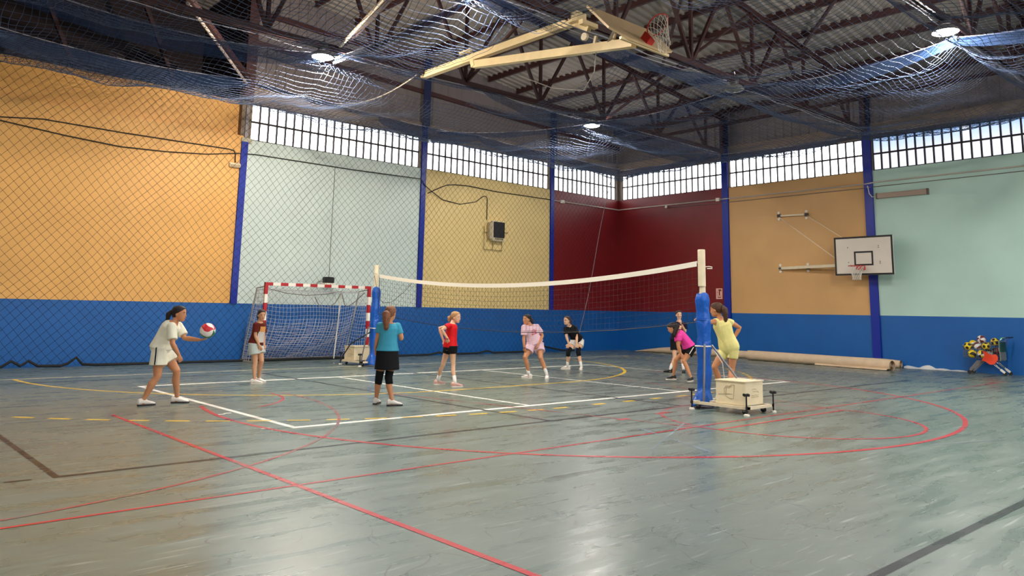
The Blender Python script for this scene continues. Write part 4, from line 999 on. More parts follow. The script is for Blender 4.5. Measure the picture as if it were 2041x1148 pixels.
# ================================================================== PEOPLE
POSES = {
 1: dict(H=1.56, heelR=(-20.666,-8.341,0.000), toeR=(-20.422,-8.330,0.000), heelL=(-20.161,-8.244,0.000), toeL=(-19.942,-8.352,0.000), head=(-20.233,-8.455,1.334), neck=(-20.277,-8.415,1.213), shR=(-20.356,-8.546,1.154), shL=(-20.177,-8.303,1.156), elR=(-20.355,-8.641,0.899), elL=(-20.105,-8.409,0.968), wrR=(-20.257,-8.648,0.738), wrL=(-19.953,-8.599,0.948), haR=(-20.223,-8.652,0.659), haL=(-19.895,-8.691,0.961), pel=(-20.405,-8.300,0.785), hipR=(-20.451,-8.380,0.728), hipL=(-20.335,-8.242,0.718), knR=(-20.449,-8.395,0.419), knL=(-20.174,-8.374,0.487), anL=(-20.100,-8.274,0.088), anR=(-20.598,-8.338,0.088), face=(0.743,-0.668,-0.050)),
 2: dict(H=1.42, heelR=(-17.950,-6.011,0.000), toeR=(-17.743,-6.092,0.000), heelL=(-17.731,-5.725,0.000), toeL=(-17.599,-5.904,0.000), head=(-17.782,-5.921,1.295), neck=(-17.801,-5.903,1.170), shR=(-17.908,-5.969,1.111), shL=(-17.704,-5.856,1.118), elR=(-17.913,-5.991,0.908), elL=(-17.678,-5.853,0.868), wrR=(-17.843,-6.027,0.727), wrL=(-17.681,-5.904,0.727), haR=(-17.808,-6.058,0.642), haL=(-17.693,-5.974,0.635), pel=(-17.840,-5.868,0.695), hipR=(-17.897,-5.911,0.656), hipL=(-17.761,-5.845,0.659), knR=(-17.863,-5.955,0.402), knL=(-17.729,-5.941,0.418), anL=(-17.694,-5.774,0.080), anR=(-17.893,-6.033,0.080), face=(-0.088,-0.991,-0.100)),
 3: dict(H=1.52, heelR=(-17.673,-10.304,0.000), toeR=(-17.449,-10.384,0.000), heelL=(-17.733,-10.045,0.000), toeL=(-17.554,-9.888,0.000), head=(-17.636,-10.235,1.394), neck=(-17.650,-10.223,1.257), shL=(-17.768,-10.157,1.210), shR=(-17.534,-10.286,1.207), elL=(-17.788,-10.125,1.022), elR=(-17.482,-10.333,0.999), wrL=(-17.768,-10.048,0.834), wrR=(-17.404,-10.202,1.102), haL=(-17.748,-10.027,0.769), haR=(-17.420,-10.133,1.157), pel=(-17.655,-10.217,0.761), hipL=(-17.721,-10.185,0.697), hipR=(-17.584,-10.254,0.698), knL=(-17.738,-10.143,0.419), knR=(-17.630,-10.240,0.417), anL=(-17.683,-10.002,0.086), anR=(-17.611,-10.326,0.086), face=(0.876,0.480,-0.047)),
 4: dict(H=1.50, heelR=(-15.055,-8.513,0.000), toeR=(-14.828,-8.575,0.000), heelL=(-15.048,-7.959,0.000), toeL=(-14.817,-8.002,0.000), head=(-14.896,-8.375,1.321), neck=(-14.943,-8.334,1.212), shR=(-15.072,-8.406,1.161), shL=(-14.846,-8.246,1.168), elR=(-15.227,-8.374,1.081), elL=(-15.022,-8.020,1.102), wrR=(-15.112,-8.410,0.915), wrL=(-14.980,-8.099,0.869), haR=(-15.070,-8.394,0.835), haL=(-14.960,-8.143,0.823), pel=(-14.964,-8.315,0.718), hipR=(-14.982,-8.419,0.668), hipL=(-14.956,-8.227,0.658), knR=(-14.970,-8.430,0.408), knL=(-15.019,-8.171,0.401), anL=(-14.984,-7.971,0.085), anR=(-14.992,-8.530,0.085), face=(0.366,-0.929,-0.050)),
 5: dict(H=1.52, heelR=(-12.351,-7.894,0.000), toeR=(-12.474,-7.690,0.000), heelL=(-12.043,-8.072,0.000), toeL=(-12.220,-8.232,0.000), head=(-12.417,-7.785,1.282), neck=(-12.361,-7.809,1.168), shR=(-12.519,-7.801,1.116), shL=(-12.195,-7.877,1.134), elR=(-12.532,-7.816,0.868), elL=(-12.098,-7.964,0.930), wrR=(-12.536,-7.840,0.668), wrL=(-12.254,-7.986,0.734), haR=(-12.510,-7.836,0.570), haL=(-12.301,-7.984,0.646), pel=(-12.211,-7.836,0.727), hipR=(-12.317,-7.821,0.663), hipL=(-12.112,-7.871,0.670), knR=(-12.505,-7.840,0.458), knL=(-12.207,-8.028,0.445), anL=(-12.092,-8.116,0.086), anR=(-12.385,-7.838,0.086), face=(-1.000,0.018,0.000)),
 6: dict(H=1.52, heelR=(-9.540,-6.381,-0.000), toeR=(-9.718,-6.222,0.000), heelL=(-9.355,-6.622,0.000), toeL=(-9.551,-6.757,0.000), head=(-9.660,-6.378,1.242), neck=(-9.586,-6.377,1.103), shR=(-9.709,-6.374,1.042), shL=(-9.402,-6.435,1.043), elR=(-9.719,-6.419,0.835), elL=(-9.398,-6.479,0.834), wrR=(-9.675,-6.459,0.657), wrL=(-9.467,-6.552,0.671), haR=(-9.703,-6.433,0.534), haL=(-9.481,-6.579,0.536), pel=(-9.276,-6.386,0.696), hipR=(-9.392,-6.376,0.640), hipL=(-9.196,-6.418,0.648), knR=(-9.684,-6.451,0.440), knL=(-9.434,-6.567,0.441), anL=(-9.409,-6.659,0.086), anR=(-9.589,-6.337,0.086), face=(-0.997,-0.053,0.050)),
 7: dict(H=1.50, heelR=(-8.027,-8.503,0.000), toeR=(-8.148,-8.302,0.000), heelL=(-7.712,-8.598,0.000), toeL=(-7.897,-8.743,0.000), head=(-7.840,-8.577,1.440), neck=(-7.815,-8.572,1.288), shR=(-7.882,-8.485,1.212), shL=(-7.742,-8.692,1.209), elR=(-7.940,-8.514,1.007), elL=(-7.771,-8.720,1.026), wrR=(-8.027,-8.678,1.094), wrL=(-7.945,-8.712,1.231), haR=(-7.970,-8.729,1.163), haL=(-7.943,-8.686,1.326), pel=(-7.860,-8.518,0.760), hipR=(-7.913,-8.471,0.691), hipL=(-7.799,-8.573,0.694), knR=(-7.947,-8.508,0.381), knL=(-7.813,-8.628,0.384), anL=(-7.763,-8.638,0.085), anR=(-8.061,-8.447,0.085), face=(-0.631,-0.776,0.000)),
 8: dict(H=1.50, heelR=(-9.634,-9.764,0.000), toeR=(-9.837,-9.646,0.000), heelL=(-9.625,-10.206,0.000), toeL=(-9.857,-10.245,0.000), head=(-9.820,-9.814,1.154), neck=(-9.738,-9.887,1.047), shL=(-9.801,-10.006,0.979), shR=(-9.637,-9.804,0.983), elL=(-9.826,-9.996,0.762), elR=(-9.618,-9.834,0.715), wrL=(-9.792,-10.027,0.584), wrR=(-9.616,-9.889,0.572), haL=(-9.752,-10.064,0.465), haR=(-9.651,-9.858,0.475), pel=(-9.532,-10.073,0.677), hipL=(-9.581,-10.136,0.620), hipR=(-9.511,-9.984,0.611), knL=(-9.726,-10.059,0.428), knR=(-9.708,-9.834,0.439), anL=(-9.689,-10.217,0.085), anR=(-9.690,-9.731,0.085), face=(-0.419,0.768,-0.485)),
 9: dict(H=1.68, heelR=(-12.343,-12.910,0.000), toeR=(-12.274,-12.656,0.000), heelL=(-11.999,-12.531,0.000), toeL=(-12.261,-12.552,0.000), head=(-12.292,-12.612,1.554), neck=(-12.245,-12.654,1.390), shL=(-12.278,-12.624,1.347), shR=(-12.152,-12.778,1.351), elL=(-12.554,-12.592,1.330), elR=(-11.969,-12.875,1.242), wrL=(-12.812,-12.588,1.376), wrR=(-12.033,-12.790,1.057), haL=(-12.918,-12.587,1.394), haR=(-12.050,-12.749,1.027), pel=(-12.135,-12.753,0.846), hipL=(-12.142,-12.666,0.775), hipR=(-12.121,-12.819,0.773), knL=(-12.263,-12.530,0.551), knR=(-12.134,-12.794,0.526), anL=(-12.072,-12.537,0.095), anR=(-12.324,-12.840,0.095), face=(-0.123,0.987,-0.100)),
}

SKIN = {k: mat('skin_'+k, c, 0.55, spec=0.35, var=0.04, scale=25, sub=0.15) for k, c in (('fair', '#E3B394'), ('tan', '#C98B64'), ('warm', '#D6A07C'))}
M_eyew = mat('eye_white', '#EDE6E0', 0.3); M_iris = mat('iris_dark', '#2A1A14', 0.3); M_lip = mat('lips', '#B4625A', 0.45)
def hair_mat(name, col): return mat('hair_'+name, col, 0.5, spec=0.4, var=0.25, scale=40, bump=0.4, bscale=120)
H_DK, H_BR, H_BL, H_LB = hair_mat('dark', '#1E1412'), hair_mat('brown', '#4A2E1E'), hair_mat('blonde', '#B5895A'), hair_mat('light_brown', '#7E4F34')
def fabric(name, col, r=0.85): return mat('fabric_'+name, col, r, spec=0.2, var=0.05, scale=12, bump=0.30, bscale=7)

def frame_hand(mb, wr, ha, n_hint, s, curl, thumb_side=1, spread=0.10):
    """palm, four unequal bent fingers and a thumb leaving the side of the palm"""
    wr, ha = Vector(wr), Vector(ha); d = (ha-wr).normalized(); nn = Vector(n_hint); nn = (nn-d*nn.dot(d)).normalized(); l = d.cross(nn)*thumb_side
    P0 = wr+d*.01*s; PL = .072*s
    mb.loft([(wr-d*.01*s, l, nn, .023*s, .018*s), (P0+d*.012*s, l, nn, .027*s, .017*s), (P0+d*PL*.6, l, nn, .036*s, .015*s), (P0+d*PL, l, nn, .036*s, .012*s)], 10)
    for i, (off, ln) in enumerate(((.028, .060), (.010, .068), (-.009, .063), (-.027, .049))):
        b = P0+d*(PL*.85)+l*off*s; dr = (d+l*off*spread*14).normalized(); p = [b]; ang = 0
        for seg in (.42, .32, .26):
            ang += curl*(.9 if seg < .4 else .6); v = dr*math.cos(ang)+nn*math.sin(ang); p.append(p[-1]+v*ln*s*seg)
        mb.tube(p, [.0088*s, .0085*s, .0078*s, .0062*s], 7)
    tb = P0+d*.018*s+l*.024*s; td = (d*.6+l*.75+nn*.25*min(1, curl+.2)).normalized(); t2 = (d*.9+l*.3+nn*(.2+.3*curl)).normalized()
    mb.tube([tb, tb+td*.028*s, tb+td*.028*s+t2*.026*s, tb+td*.028*s+t2*.043*s], [.013*s, .0105*s, .0092*s, .007*s], 7)

def person(idx, label, skin, hair, shirt, shorts, shoe, opt):
    P = {k: (Vector(v) if isinstance(v, tuple) else v) for k, v in POSES[idx].items()}; s = P['H']/1.5
    # hips sit a little above the drawn leg joints
    for k in ('pel', 'hipL', 'hipR'): P[k] = P[k]+Vector((0, 0, .045*s))
    base = (P['heelL']+P['heelR']+P['toeL']+P['toeR'])/4; base.z = 0
    t = thing('person', label, 'person', tuple(base), 'girls at volleyball practice')
    up = Vector((0, 0, 1)); sk = SKIN[skin]
    # ---- spine
    hipc = (P['hipL']+P['hipR'])/2; latH = (P['hipR']-P['hipL']); latH.normalize(); latS = (P['shR']-P['shL']).normalized(); neck = P['neck']
    pel = P['pel']; shc = (P['shL']+P['shR'])/2
    bend = Vector(opt.get('bend', (0, 0, 0)))
    def spine(u): return pel.lerp(neck, u)+bend*(4*u*(1-u))
    def fr(u):
        la = latH.lerp(latS, max(0, min(1, u))).normalized(); tn = (spine(min(1, u+.05))-spine(u-.05)).normalized(); la = (la-tn*la.dot(tn)).normalized(); return la, la.cross(tn)*-1
    # profile: u, half width, half depth
    PR = [(-.20, .115, .085), (-.08, .148, .105), (.05, .152, .112), (.2, .135, .10), (.42, .113, .088), (.62, .126, .098), (.78, .135, .098), (.90, .115, .082), (.98, .062, .058), (1.06, .045, .047)]
    wk = opt.get('wide', 1.0)
    B = MB()
    B.loft([(spine(u),)+fr(u)+(a*s*wk, b*s*wk) for u, a, b in PR], 18)
    # ---- head
    F = Vector(P['face']).normalized(); hl = F.cross(up).normalized(); hu = hl.cross(F).normalized()
    if opt.get('headup'): hu = (hu*.5+Vector(opt['headup'])*.5).normalized(); F = (F-hu*F.dot(hu)).normalized(); hl = F.cross(hu).normalized()
    HC = P['head']; HH = .218*s*opt.get('hs', 1.0)
    def hp(f, l, z): return HC+F*f*s+hl*l*s+hu*((z-.5)*HH)
    def hring(z, cf, w, d): return (hp(cf, 0, z), hl, F, w*s, d*s)
    HR = [(.0, .052, .018, .020), (.06, .046, .034, .040), (.16, .034, .050, .058), (.30, .022, .058, .074), (.44, .008, .066, .088), (.58, .001, .071, .095), (.72, -.003, .073, .097), (.84, -.006, .068, .089), (.93, -.008, .053, .068), (.985, -.008, .028, .036), (1.0, -.008, .010, .012)]
    B.loft([hring(*x) for x in HR], 18)
    B.tube([hp(.088, 0, .53), hp(.097, 0, .44), hp(.1035, 0, .36), hp(.088, 0, .325)], [.007*s, .010*s, .0135*s, .009*s], 8)
    B.ell(hp(.082, 0, .225), (hl*.022*s, F*.012*s, hu*.012*s), 8, 6); B.ell(hp(.066, 0, .05), (hl*.020*s, F*.016*s, hu*.014*s), 8, 6)
    for q in (-1, 1):
        B.ell(hp(-.006, q*.073, .44), (F*.016*s, hl*.007*s, hu*.027*s), 8, 6); B.ell(hp(.07, q*.030, .36), (hl*.018*s, F*.014*s, hu*.016*s), 8, 6)
        B.ell(hp(.079, q*.031, .585), (hl*.02*s, F*.008*s, hu*.008*s), 8, 6)
    B.tube([neck-hu*.03*s, neck.lerp(HC, .35), hp(-.012, 0, .30), hp(-.01, 0, .45)], [.052*s, .046*s, .046*s, .05*s], 12)
    # ---- arms and hands
    for a in 'LR':
        sh, el, wr, ha = P['sh'+a], P['el'+a], P['wr'+a], P['ha'+a]; inn = (spine(.86)-sh)*.35
        B.tube([sh+inn*1.4+up*.01*s, sh+inn*.2-up*.006*s], [.044*s, .046*s], 12)
        B.tube([sh, sh.lerp(el, .12), sh.lerp(el, .3), sh.lerp(el, .7), el, el.lerp(wr, .25), el.lerp(wr, .65), wr], [x*s*opt.get('limb', 1) for x in (.042, .046, .043, .036, .0325, .035, .029, .0225)], 12)
        B.ell(sh-up*.004*s, [(.047*s, 0, 0), (0, .047*s, 0), (0, 0, .047*s)], 10, 8)
        h_ = opt.get('hand'+a, {}); n0 = h_.get('n', tuple((spine(.4)-wr).normalized()))
        frame_hand(B, wr, ha, n0, s*.98, h_.get('curl', .35), h_.get('thumb', 1 if a == 'L' else -1), h_.get('spread', .10))
    # ---- legs
    for a in 'LR':
        hp_, kn, an = P['hip'+a], P['kn'+a], P['an'+a]; lk = opt.get('limb', 1)*opt.get('leg', 1)
        sh_ = (an-kn).normalized(); q = Vector(P['toe'+a]-P['heel'+a]).normalized(); back = -(q-sh_*q.dot(sh_)).normalized()
        B.tube([hp_+up*.05*s, hp_-up*.02*s, hp_.lerp(kn, .35), hp_.lerp(kn, .75), kn, kn.lerp(an, .14), kn.lerp(an, .34)+back*.012*s, kn.lerp(an, .65)+back*.004*s, kn.lerp(an, .9), an], [x*s*lk for x in (.080, .082, .074, .058, .050, .046, .050, .039, .030, .030)], 14)
        B.ell(kn+ -back*.012*s, (Vector((.042*s, 0, 0)), Vector((0, .042*s, 0)), Vector((0, 0, .046*s))), 8, 6)
        he, to = P['heel'+a], P['toe'+a]
        B.tube([an, he+q*.05*s+up*.04*s, he+q*.16*s+up*.03*s], [.030*s, .034*s, .024*s], 8)
    body = remeshed('body', B, sk, t, .0068, 3)
    # ---- face
    for q in (-1, 1):
        e = MB().ell(hp(.0785, q*.031, .50), (hl*.0135*s, F*.007*s, hu*.0070*s), 10, 7).build('eye', M_eyew, t, True)
        MB().ell(hp(.0835, q*.031, .50), (hl*.0066*s, F*.004*s, hu*.0066*s), 8, 6).build('iris', M_iris, e, True)
        MB().tube([hp(.080, q*.046, .492), hp(.0875, q*.031, .532), hp(.083, q*.016, .505)], .0026*s, 5).build('eyelash', M_iris, e)
        MB().tube([hp(.081, q*.050, .588), hp(.0915, q*.034, .615), hp(.0935, q*.017, .603)], [.0028*s, .0042*s, .0035*s], 6).build('eyebrow', hair, t, True)
    lips = MB().tube([hp(.080, -.024, .222), hp(.0945, -.010, .232), hp(.0965, 0, .228), hp(.0945, .010, .232), hp(.080, .024, .222)], [.0022*s, .0042*s, .0040*s, .0042*s, .0022*s], 6)
    lips.tube([hp(.080, -.022, .218), hp(.094, -.010, .200), hp(.0955, 0, .198), hp(.094, .010, .200), hp(.080, .022, .218)], [.002*s, .0045*s, .005*s, .0045*s, .002*s], 6)
    lips.build('mouth', M_lip, t, True)
    # ---- hair: cap drawn back to the tie, then the tail
    Hm = MB()
    Hm.loft([hring(.24, -.050, .045, .038), hring(.36, -.038, .062, .060), hring(.50, -.030, .0755, .076), hring(.64, -.022, .080, .087), hring(.76, -.013, .0795, .095), hring(.86, -.008, .074, .0945), hring(.95, -.007, .059, .077), hring(1.01, -.008, .034, .046), hring(1.035, -.008, .012, .015)], 18)
    for q in (-1, 1): Hm.tube([hp(.066, q*.040, .80), hp(.035, q*.066, .70), hp(-.01, q*.073, .56), hp(-.05, q*.05, .45)], [.012*s, .013*s, .013*s, .012*s], 8)
    cap = remeshed('hair', Hm, hair, t, .007, 3)
    tie = hp(-.108, 0, opt.get('tie', .62)); tl = opt['tail']; pts = [hp(-.085, 0, opt.get('tie', .62)), tie]
    for f_, l_, z_ in tl: pts.append(hp(f_, l_, z_))
    n = len(pts); kt = opt.get('tailw', 1.0); rad = [.020*s*kt, .022*s*kt]+[(.034-.012*i/max(1, n-3))*s*kt for i in range(n-2)]; rad[-1] = .009*s
    rad = [r_*(.72+.55*math.sin(PI*min(1, i/(n-1)+.08))) for i, r_ in enumerate(rad)]; T = MB().tube(pts, rad, 10); rnd = random.Random(idx)
    for k in range(7):
        o = Vector((rnd.uniform(-1, 1), rnd.uniform(-1, 1), rnd.uniform(-.4, .4)))*.016*s*kt; T.tube([p_+o*min(1, i/2) for i, p_ in enumerate(pts)], [r_*.42 for r_ in rad], 6)
    remeshed('ponytail', T, hair, t, .007, 2)
    MB().tube([tie+(hl*math.cos(k*PI/5)+hu*math.sin(k*PI/5))*.024*s*kt for k in range(10)], .006*s, 6, closed=True).build('hair_tie', opt.get('tie_m', M_bk), t, True)
    # ---- shirt
    S = MB(); ease = opt.get('ease', .016); hem = opt.get('hem', -.02); fl = opt.get('flare', .02); PRI = [(u, a, b) for u, a, b in PR if hem+.03 < u < .97]
    def at(u):
        for (u0, a0, b0), (u1, a1, b1) in zip(PR, PR[1:]):
            if u0 <= u <= u1: k = (u-u0)/(u1-u0); return a0+(a1-a0)*k, b0+(b1-b0)*k
        return PR[0][1:] if u < PR[0][0] else PR[-1][1:]
    def srow(u, g): a_, b_ = at(u); return (spine(u),)+fr(u)+((a_*wk+g)*s, (b_*wk+g*.95)*s)
    S.loft([srow(hem, ease+fl)]+[srow(u, ease+max(0, fl*(.5-u))+(.008 if .35 < u < .5 else 0)) for u, _, _ in PRI]+[srow(.955, .010)], 20)
    sl = opt.get('sleeve', .62)
    for a in 'LR':
        sh, el = P['sh'+a], P['el'+a]; inn = (spine(.84)-sh)*.55; e_ = opt.get('sl_ease', .016)
        S.tube([sh+inn*1.5+up*.012*s, sh+inn*.25-up*.006*s], [.050*s, .052*s], 14)
        S.tube([sh.lerp(el, .04), sh.lerp(el, sl*.5), sh.lerp(el, sl*.92), sh.lerp(el, sl)], [(.046+e_*.6)*s, (.045+e_)*s, (.044+e_*1.2)*s, (.042+e_*1.2)*s], 16)
        S.ell(sh-up*.004*s, [((.048+e_*.7)*s, 0, 0), (0, (.048+e_*.7)*s, 0), (0, 0, (.046+e_*.6)*s)], 12, 9)
    shm = remeshed('shirt', S, shirt, t, .0085, 3)
    # ---- shorts or skirt
    Q = MB(); le = opt.get('leglen', .45); be = opt.get('bease', .014)
    if opt.get('skirt'):
        Q.loft([srow(.24, .012), srow(.1, .016), srow(-.05, .022), ((hipc-up*.10*s),)+fr(0)+(.182*s, .150*s), ((hipc-up*.20*s),)+fr(0)+(.192*s, .165*s)], 24)
    else:
        Q.loft([srow(opt.get('waist', .18), be), srow(.08, be), srow(-.04, be), srow(-.12, be), srow(-.19, be*.6)], 18)
        for a in 'LR':
            hp_, kn = P['hip'+a], P['kn'+a]; lf = opt.get('legflare', .012)
            Q.tube([hp_+up*.06*s, hp_, hp_.lerp(kn, le*.6), hp_.lerp(kn, le)], [(.085+be)*s, (.084+be)*s, (.078+be+lf*.5)*s, (.074+be+lf)*s], 16)
    bot = remeshed('skirt' if opt.get('skirt') else 'shorts', Q, shorts, t, .0085, 3)
    # ---- socks, knee pads, shoes
    for a in 'LR':
        kn, an, he, to = P['kn'+a], P['an'+a], P['heel'+a], P['toe'+a]; q = (to-he).normalized(); sd = q.cross(up)
        if opt.get('sock'):
            MB().tube([an-up*.02*s, an+(kn-an).normalized()*.04*s, an+(kn-an).normalized()*opt['sock']*s, an+(kn-an).normalized()*(opt['sock']+.004)*s], [.037*s, .036*s, .038*s, .033*s], 14).build('sock', opt.get('sock_m', M_sock), t, True)
        if opt.get('pad'):
            hp_ = P['hip'+a]; u0 = kn+(hp_-kn).normalized()*opt['pad']*s; u1 = kn+(an-kn).normalized()*.10*s
            MB().tube([u0+(u0-kn)*.02, u0, kn.lerp(u0, .5), kn, kn.lerp(u1, .6), u1, u1+(u1-kn)*.02], [.055*s, .064*s, .061*s, .061*s, .057*s, .055*s, .047*s], 16).build('knee_pad', M_kp, t, True)
        K = MB(); L_ = .245*s; h0 = he-q*.012*s
        def ring(u, w, z0, z1): return (h0+q*L_*u+up*((z0+z1)/2*s), sd, up, w*s, (z1-z0)/2*s)
        K.loft([ring(0, .014, .025, .070), ring(.04, .030, .012, .095), ring(.20, .035, .012, .105), ring(.36, .036, .012, .100), ring(.52, .039, .012, .080), ring(.72, .044, .012, .060), ring(.90, .036, .012, .048), ring(1.0, .012, .015, .034)], 14)
        so = remeshed('shoe', K, shoe[0], t, .0075, 2)
        Lb = MB(); o_ = [(0, .016), (.05, .034), (.25, .038), (.45, .037), (.72, .047), (.90, .039), (1.0, .018), (1.02, .004)]
        ol = [h0+q*L_*u+sd*w*s for u, w in o_]+[h0+q*L_*u-sd*w*s for u, w in reversed(o_)]; N_ = len(ol)
        Lb.add([v+up*.001 for v in ol]+[v+up*.019*s for v in ol], [tuple(range(N_-1, -1, -1)), tuple(range(N_, 2*N_))]+[(i, (i+1) % N_, N_+(i+1) % N_, N_+i) for i in range(N_)])
        Lb.build('sole', shoe[1], so)
        lc = MB()
        for k in range(4):
            u = .40+.085*k; z = .098-.014*k; lc.tube([h0+q*L_*u+sd*.020*s+up*(z*s), h0+q*L_*(u+.02)-sd*.020*s+up*(z*s)], .0035*s, 5)
        lc.build('laces', shoe[2] if len(shoe) > 2 else M_white, so)
    return t, P, s, dict(hp=hp, F=F, hl=hl, hu=hu, spine=spine, fr=fr, shirt=shm, bot=bot, hipc=hipc)

def decal(info, t, u, lo, w, h, pts_fn, m, name, src='shirt', sgn=1):
    """flat print pressed onto a garment: strips of quads laid a few millimetres over the cloth"""
    o = info[src]; off = Vector(t['_loc']); bv = BVHTree.FromPolygons([v.co+off for v in o.data.vertices], [tuple(p.vertices) for p in o.data.polygons])
    c = info['spine'](u); la, fo = info['fr'](u); tn = la.cross(fo); tn = tn if tn.z > 0 else -tn
    fo = fo if fo.dot(info['F']) > 0 else -fo
    fo = fo*sgn; mb = MB()
    for quad in pts_fn:
        vs = []
        for a, b in quad:
            o_ = c+la*(lo+a*w)+tn*(b*h)+fo*.5; hit = bv.ray_cast(o_, -fo, 1.0)
            if hit[0] is None: break
            vs.append(hit[0]+fo*.004)
        if len(vs) == len(quad): mb.add(vs, [tuple(range(len(vs)))])
    if mb.v: mb.build(name, m, t)
def grid(a0, a1, b0, b1, n=6, m=6):
    return [[(a0+(a1-a0)*i/n, b0+(b1-b0)*j/m), (a0+(a1-a0)*(i+1)/n, b0+(b1-b0)*j/m), (a0+(a1-a0)*(i+1)/n, b0+(b1-b0)*(j+1)/m), (a0+(a1-a0)*i/n, b0+(b1-b0)*(j+1)/m)] for i in range(n) for j in range(m)]
def ringq(cx, cy, r0, r1, a0=0, a1=360, n=16):
    out = []
    for i in range(n):
        A, Bq = math.radians(a0+(a1-a0)*i/n), math.radians(a0+(a1-a0)*(i+1)/n)
        out.append([(cx+r0*math.cos(A), cy+r0*math.sin(A)), (cx+r1*math.cos(A), cy+r1*math.sin(A)), (cx+r1*math.cos(Bq), cy+r1*math.sin(Bq)), (cx+r0*math.cos(Bq), cy+r0*math.sin(Bq))])
    return out
M_sock = fabric('white_sock', '#EFEAE6'); M_kp = fabric('black_knee_pad', '#101013', 0.8); M_blackf = fabric('black', '#121216', 0.8)
M_shw = mat('white_shoe', '#EDE4DC', 0.5); M_sol = mat('white_sole', '#E9E0D6', 0.55); M_shp = mat('pink_shoe', '#D9A79C', 0.5); M_shb = mat('black_shoe', '#17171A', 0.5); M_shs = mat('off_white_shoe', '#DAD2CC', 0.5)
CR = Vector((math.sin(YAW), -math.cos(YAW), 0)); CF = Vector((math.cos(YAW), math.sin(YAW), 0))   # right of and away from where the photographer stands
tl_long = [(-.135, 0, .45), (-.135, 0, .15), (-.12, 0, -.15), (-.115, 0, -.35)]

# server in white holding the ball on her left palm
t, P, s, I = person(1, 'girl in white shirt and shorts serving with a ball on her palm', 'tan', H_DK, fabric('cream_white', '#E9E5D2'), fabric('cream_white', '#E9E5D2'), (M_shw, mat('black_sole', '#221F20', 0.6)),
    dict(tail=[(-.15, 0, .42), (-.155, 0, .1), (-.16, 0, -.2)], wide=1.08, limb=1.08, ease=.022, flare=.012, hem=-.03, sleeve=.78, sl_ease=.022, leglen=.55, bease=.020, legflare=.03, bend=tuple(-CR*.02),
         handL=dict(n=(0, 0, 1), curl=.22, spread=.2, thumb=-1), handR=dict(curl=.6)))
ball((P['haL'].x+CR.x*.02, P['haL'].y+CR.y*.02, P['haL'].z+.128), .112, (mat('ball_red', '#D0202C', 0.4), M_bw, mat('ball_green', '#2F7A4A', 0.4), M_bw), 'red, white and green volleyball resting on the server\'s palm', (1.4, .5, 1.9), 'spiral', n=84, m=56)
E_ = P['hipR']; K_ = P['knR']; sd = -CF
for off, w, m in ((0, .030, M_blackf), (.010, .010, fabric('white_stripe', '#E9E5DE'))):
    vs = []
    bv = BVHTree.FromPolygons([v.co+Vector(t['_loc']) for v in I['bot'].data.vertices], [tuple(p.vertices) for p in I['bot'].data.polygons])
    for i in range(14):
        u = -.38+.90*i/13; c = E_.lerp(K_, u)+CR*.01
        for e in (-w/2, w/2):
            hit = bv.ray_cast(c+CR*(e+off)-CF*.5, CF, 1.0)
            vs.append((hit[0] if hit[0] else c)-CF*(.004+.003*(off > 0)))
    MB().add(vs, [(2*i, 2*i+1, 2*i+3, 2*i+2) for i in range(13)]).build('side_stripe', m, t)

# girl in brown by the goal
t, P, s, I = person(2, 'girl in brown shirt and pale shorts standing before the goal', 'warm', H_DK, fabric('brown', '#5E1F16'), fabric('pale_grey_denim', '#BFC6C2'), (M_shw, M_sol),
    dict(tail=[(-.125, .02, .35), (-.12, .02, .05), (-.10, .02, -.15)], tailw=.8, ease=.020, sleeve=.7, sl_ease=.02, leglen=.52, bease=.022, legflare=.02, bend=tuple(CF*.02), handL=dict(curl=.35), handR=dict(curl=.3)))
decal(I, t, .50, .0, .10, .17, grid(-1, 1, -1, .2), fabric('print_pale', '#C9C2BC'), 'shirt_print'); decal(I, t, .58, .0, .08, .10, grid(-1, 1, -.1, 1, 5, 5), fabric('print_orange', '#D99A5A'), 'shirt_print')

# girl in teal seen from behind
t, P, s, I = person(3, 'girl in teal shirt, black skirt and knee pads seen from behind', 'tan', H_LB, fabric('teal', '#3F98B6', 0.7), M_blackf, (M_shs, mat('dark_sole', '#2A2828', 0.6), mat('pink_laces', '#C77A8C', 0.6)),
    dict(tail=[(-.135, 0, .45), (-.15, .01, .15), (-.15, .015, -.2), (-.14, .02, -.55), (-.13, .02, -.7)], tailw=1.6, tie=.52, ease=.018, sleeve=.62, sl_ease=.012, hem=.03, flare=.012, skirt=True, pad=.10, handL=dict(curl=.5), handR=dict(curl=.9)))

# girl in red, hands on hips
t, P, s, I = person(4, 'blonde girl in red shirt with hands on her hips', 'fair', H_BL, fabric('red', '#D6161F', 0.6), M_blackf, (M_shp, M_sol),
    dict(tail=[(-.14, 0, .42), (-.15, 0, .2), (-.13, 0, .0)], tailw=1.1, tie=.55, ease=.016, sleeve=.45, hem=-.06, flare=.015, leglen=.30, bease=.010, legflare=.0, sock=.13, leg=.92, limb=.92, handR=dict(n=tuple(CF), curl=.25, spread=.3), handL=dict(n=tuple(-CF), curl=.3)))
MB().tube([P['wrR']+(Vector((0, 0, 1))*math.sin(k*PI/6)*.4+CR*math.cos(k*PI/6)*.7+CF*math.sin(k*PI/6))*.026 for k in range(12)], .006, 6, closed=True).build('bracelet', M_bk, t)
decal(I, t, -.02, .07, .018, .018, grid(-1, 1, -1, 1, 2, 2), M_white, 'shorts_badge', 'bot')

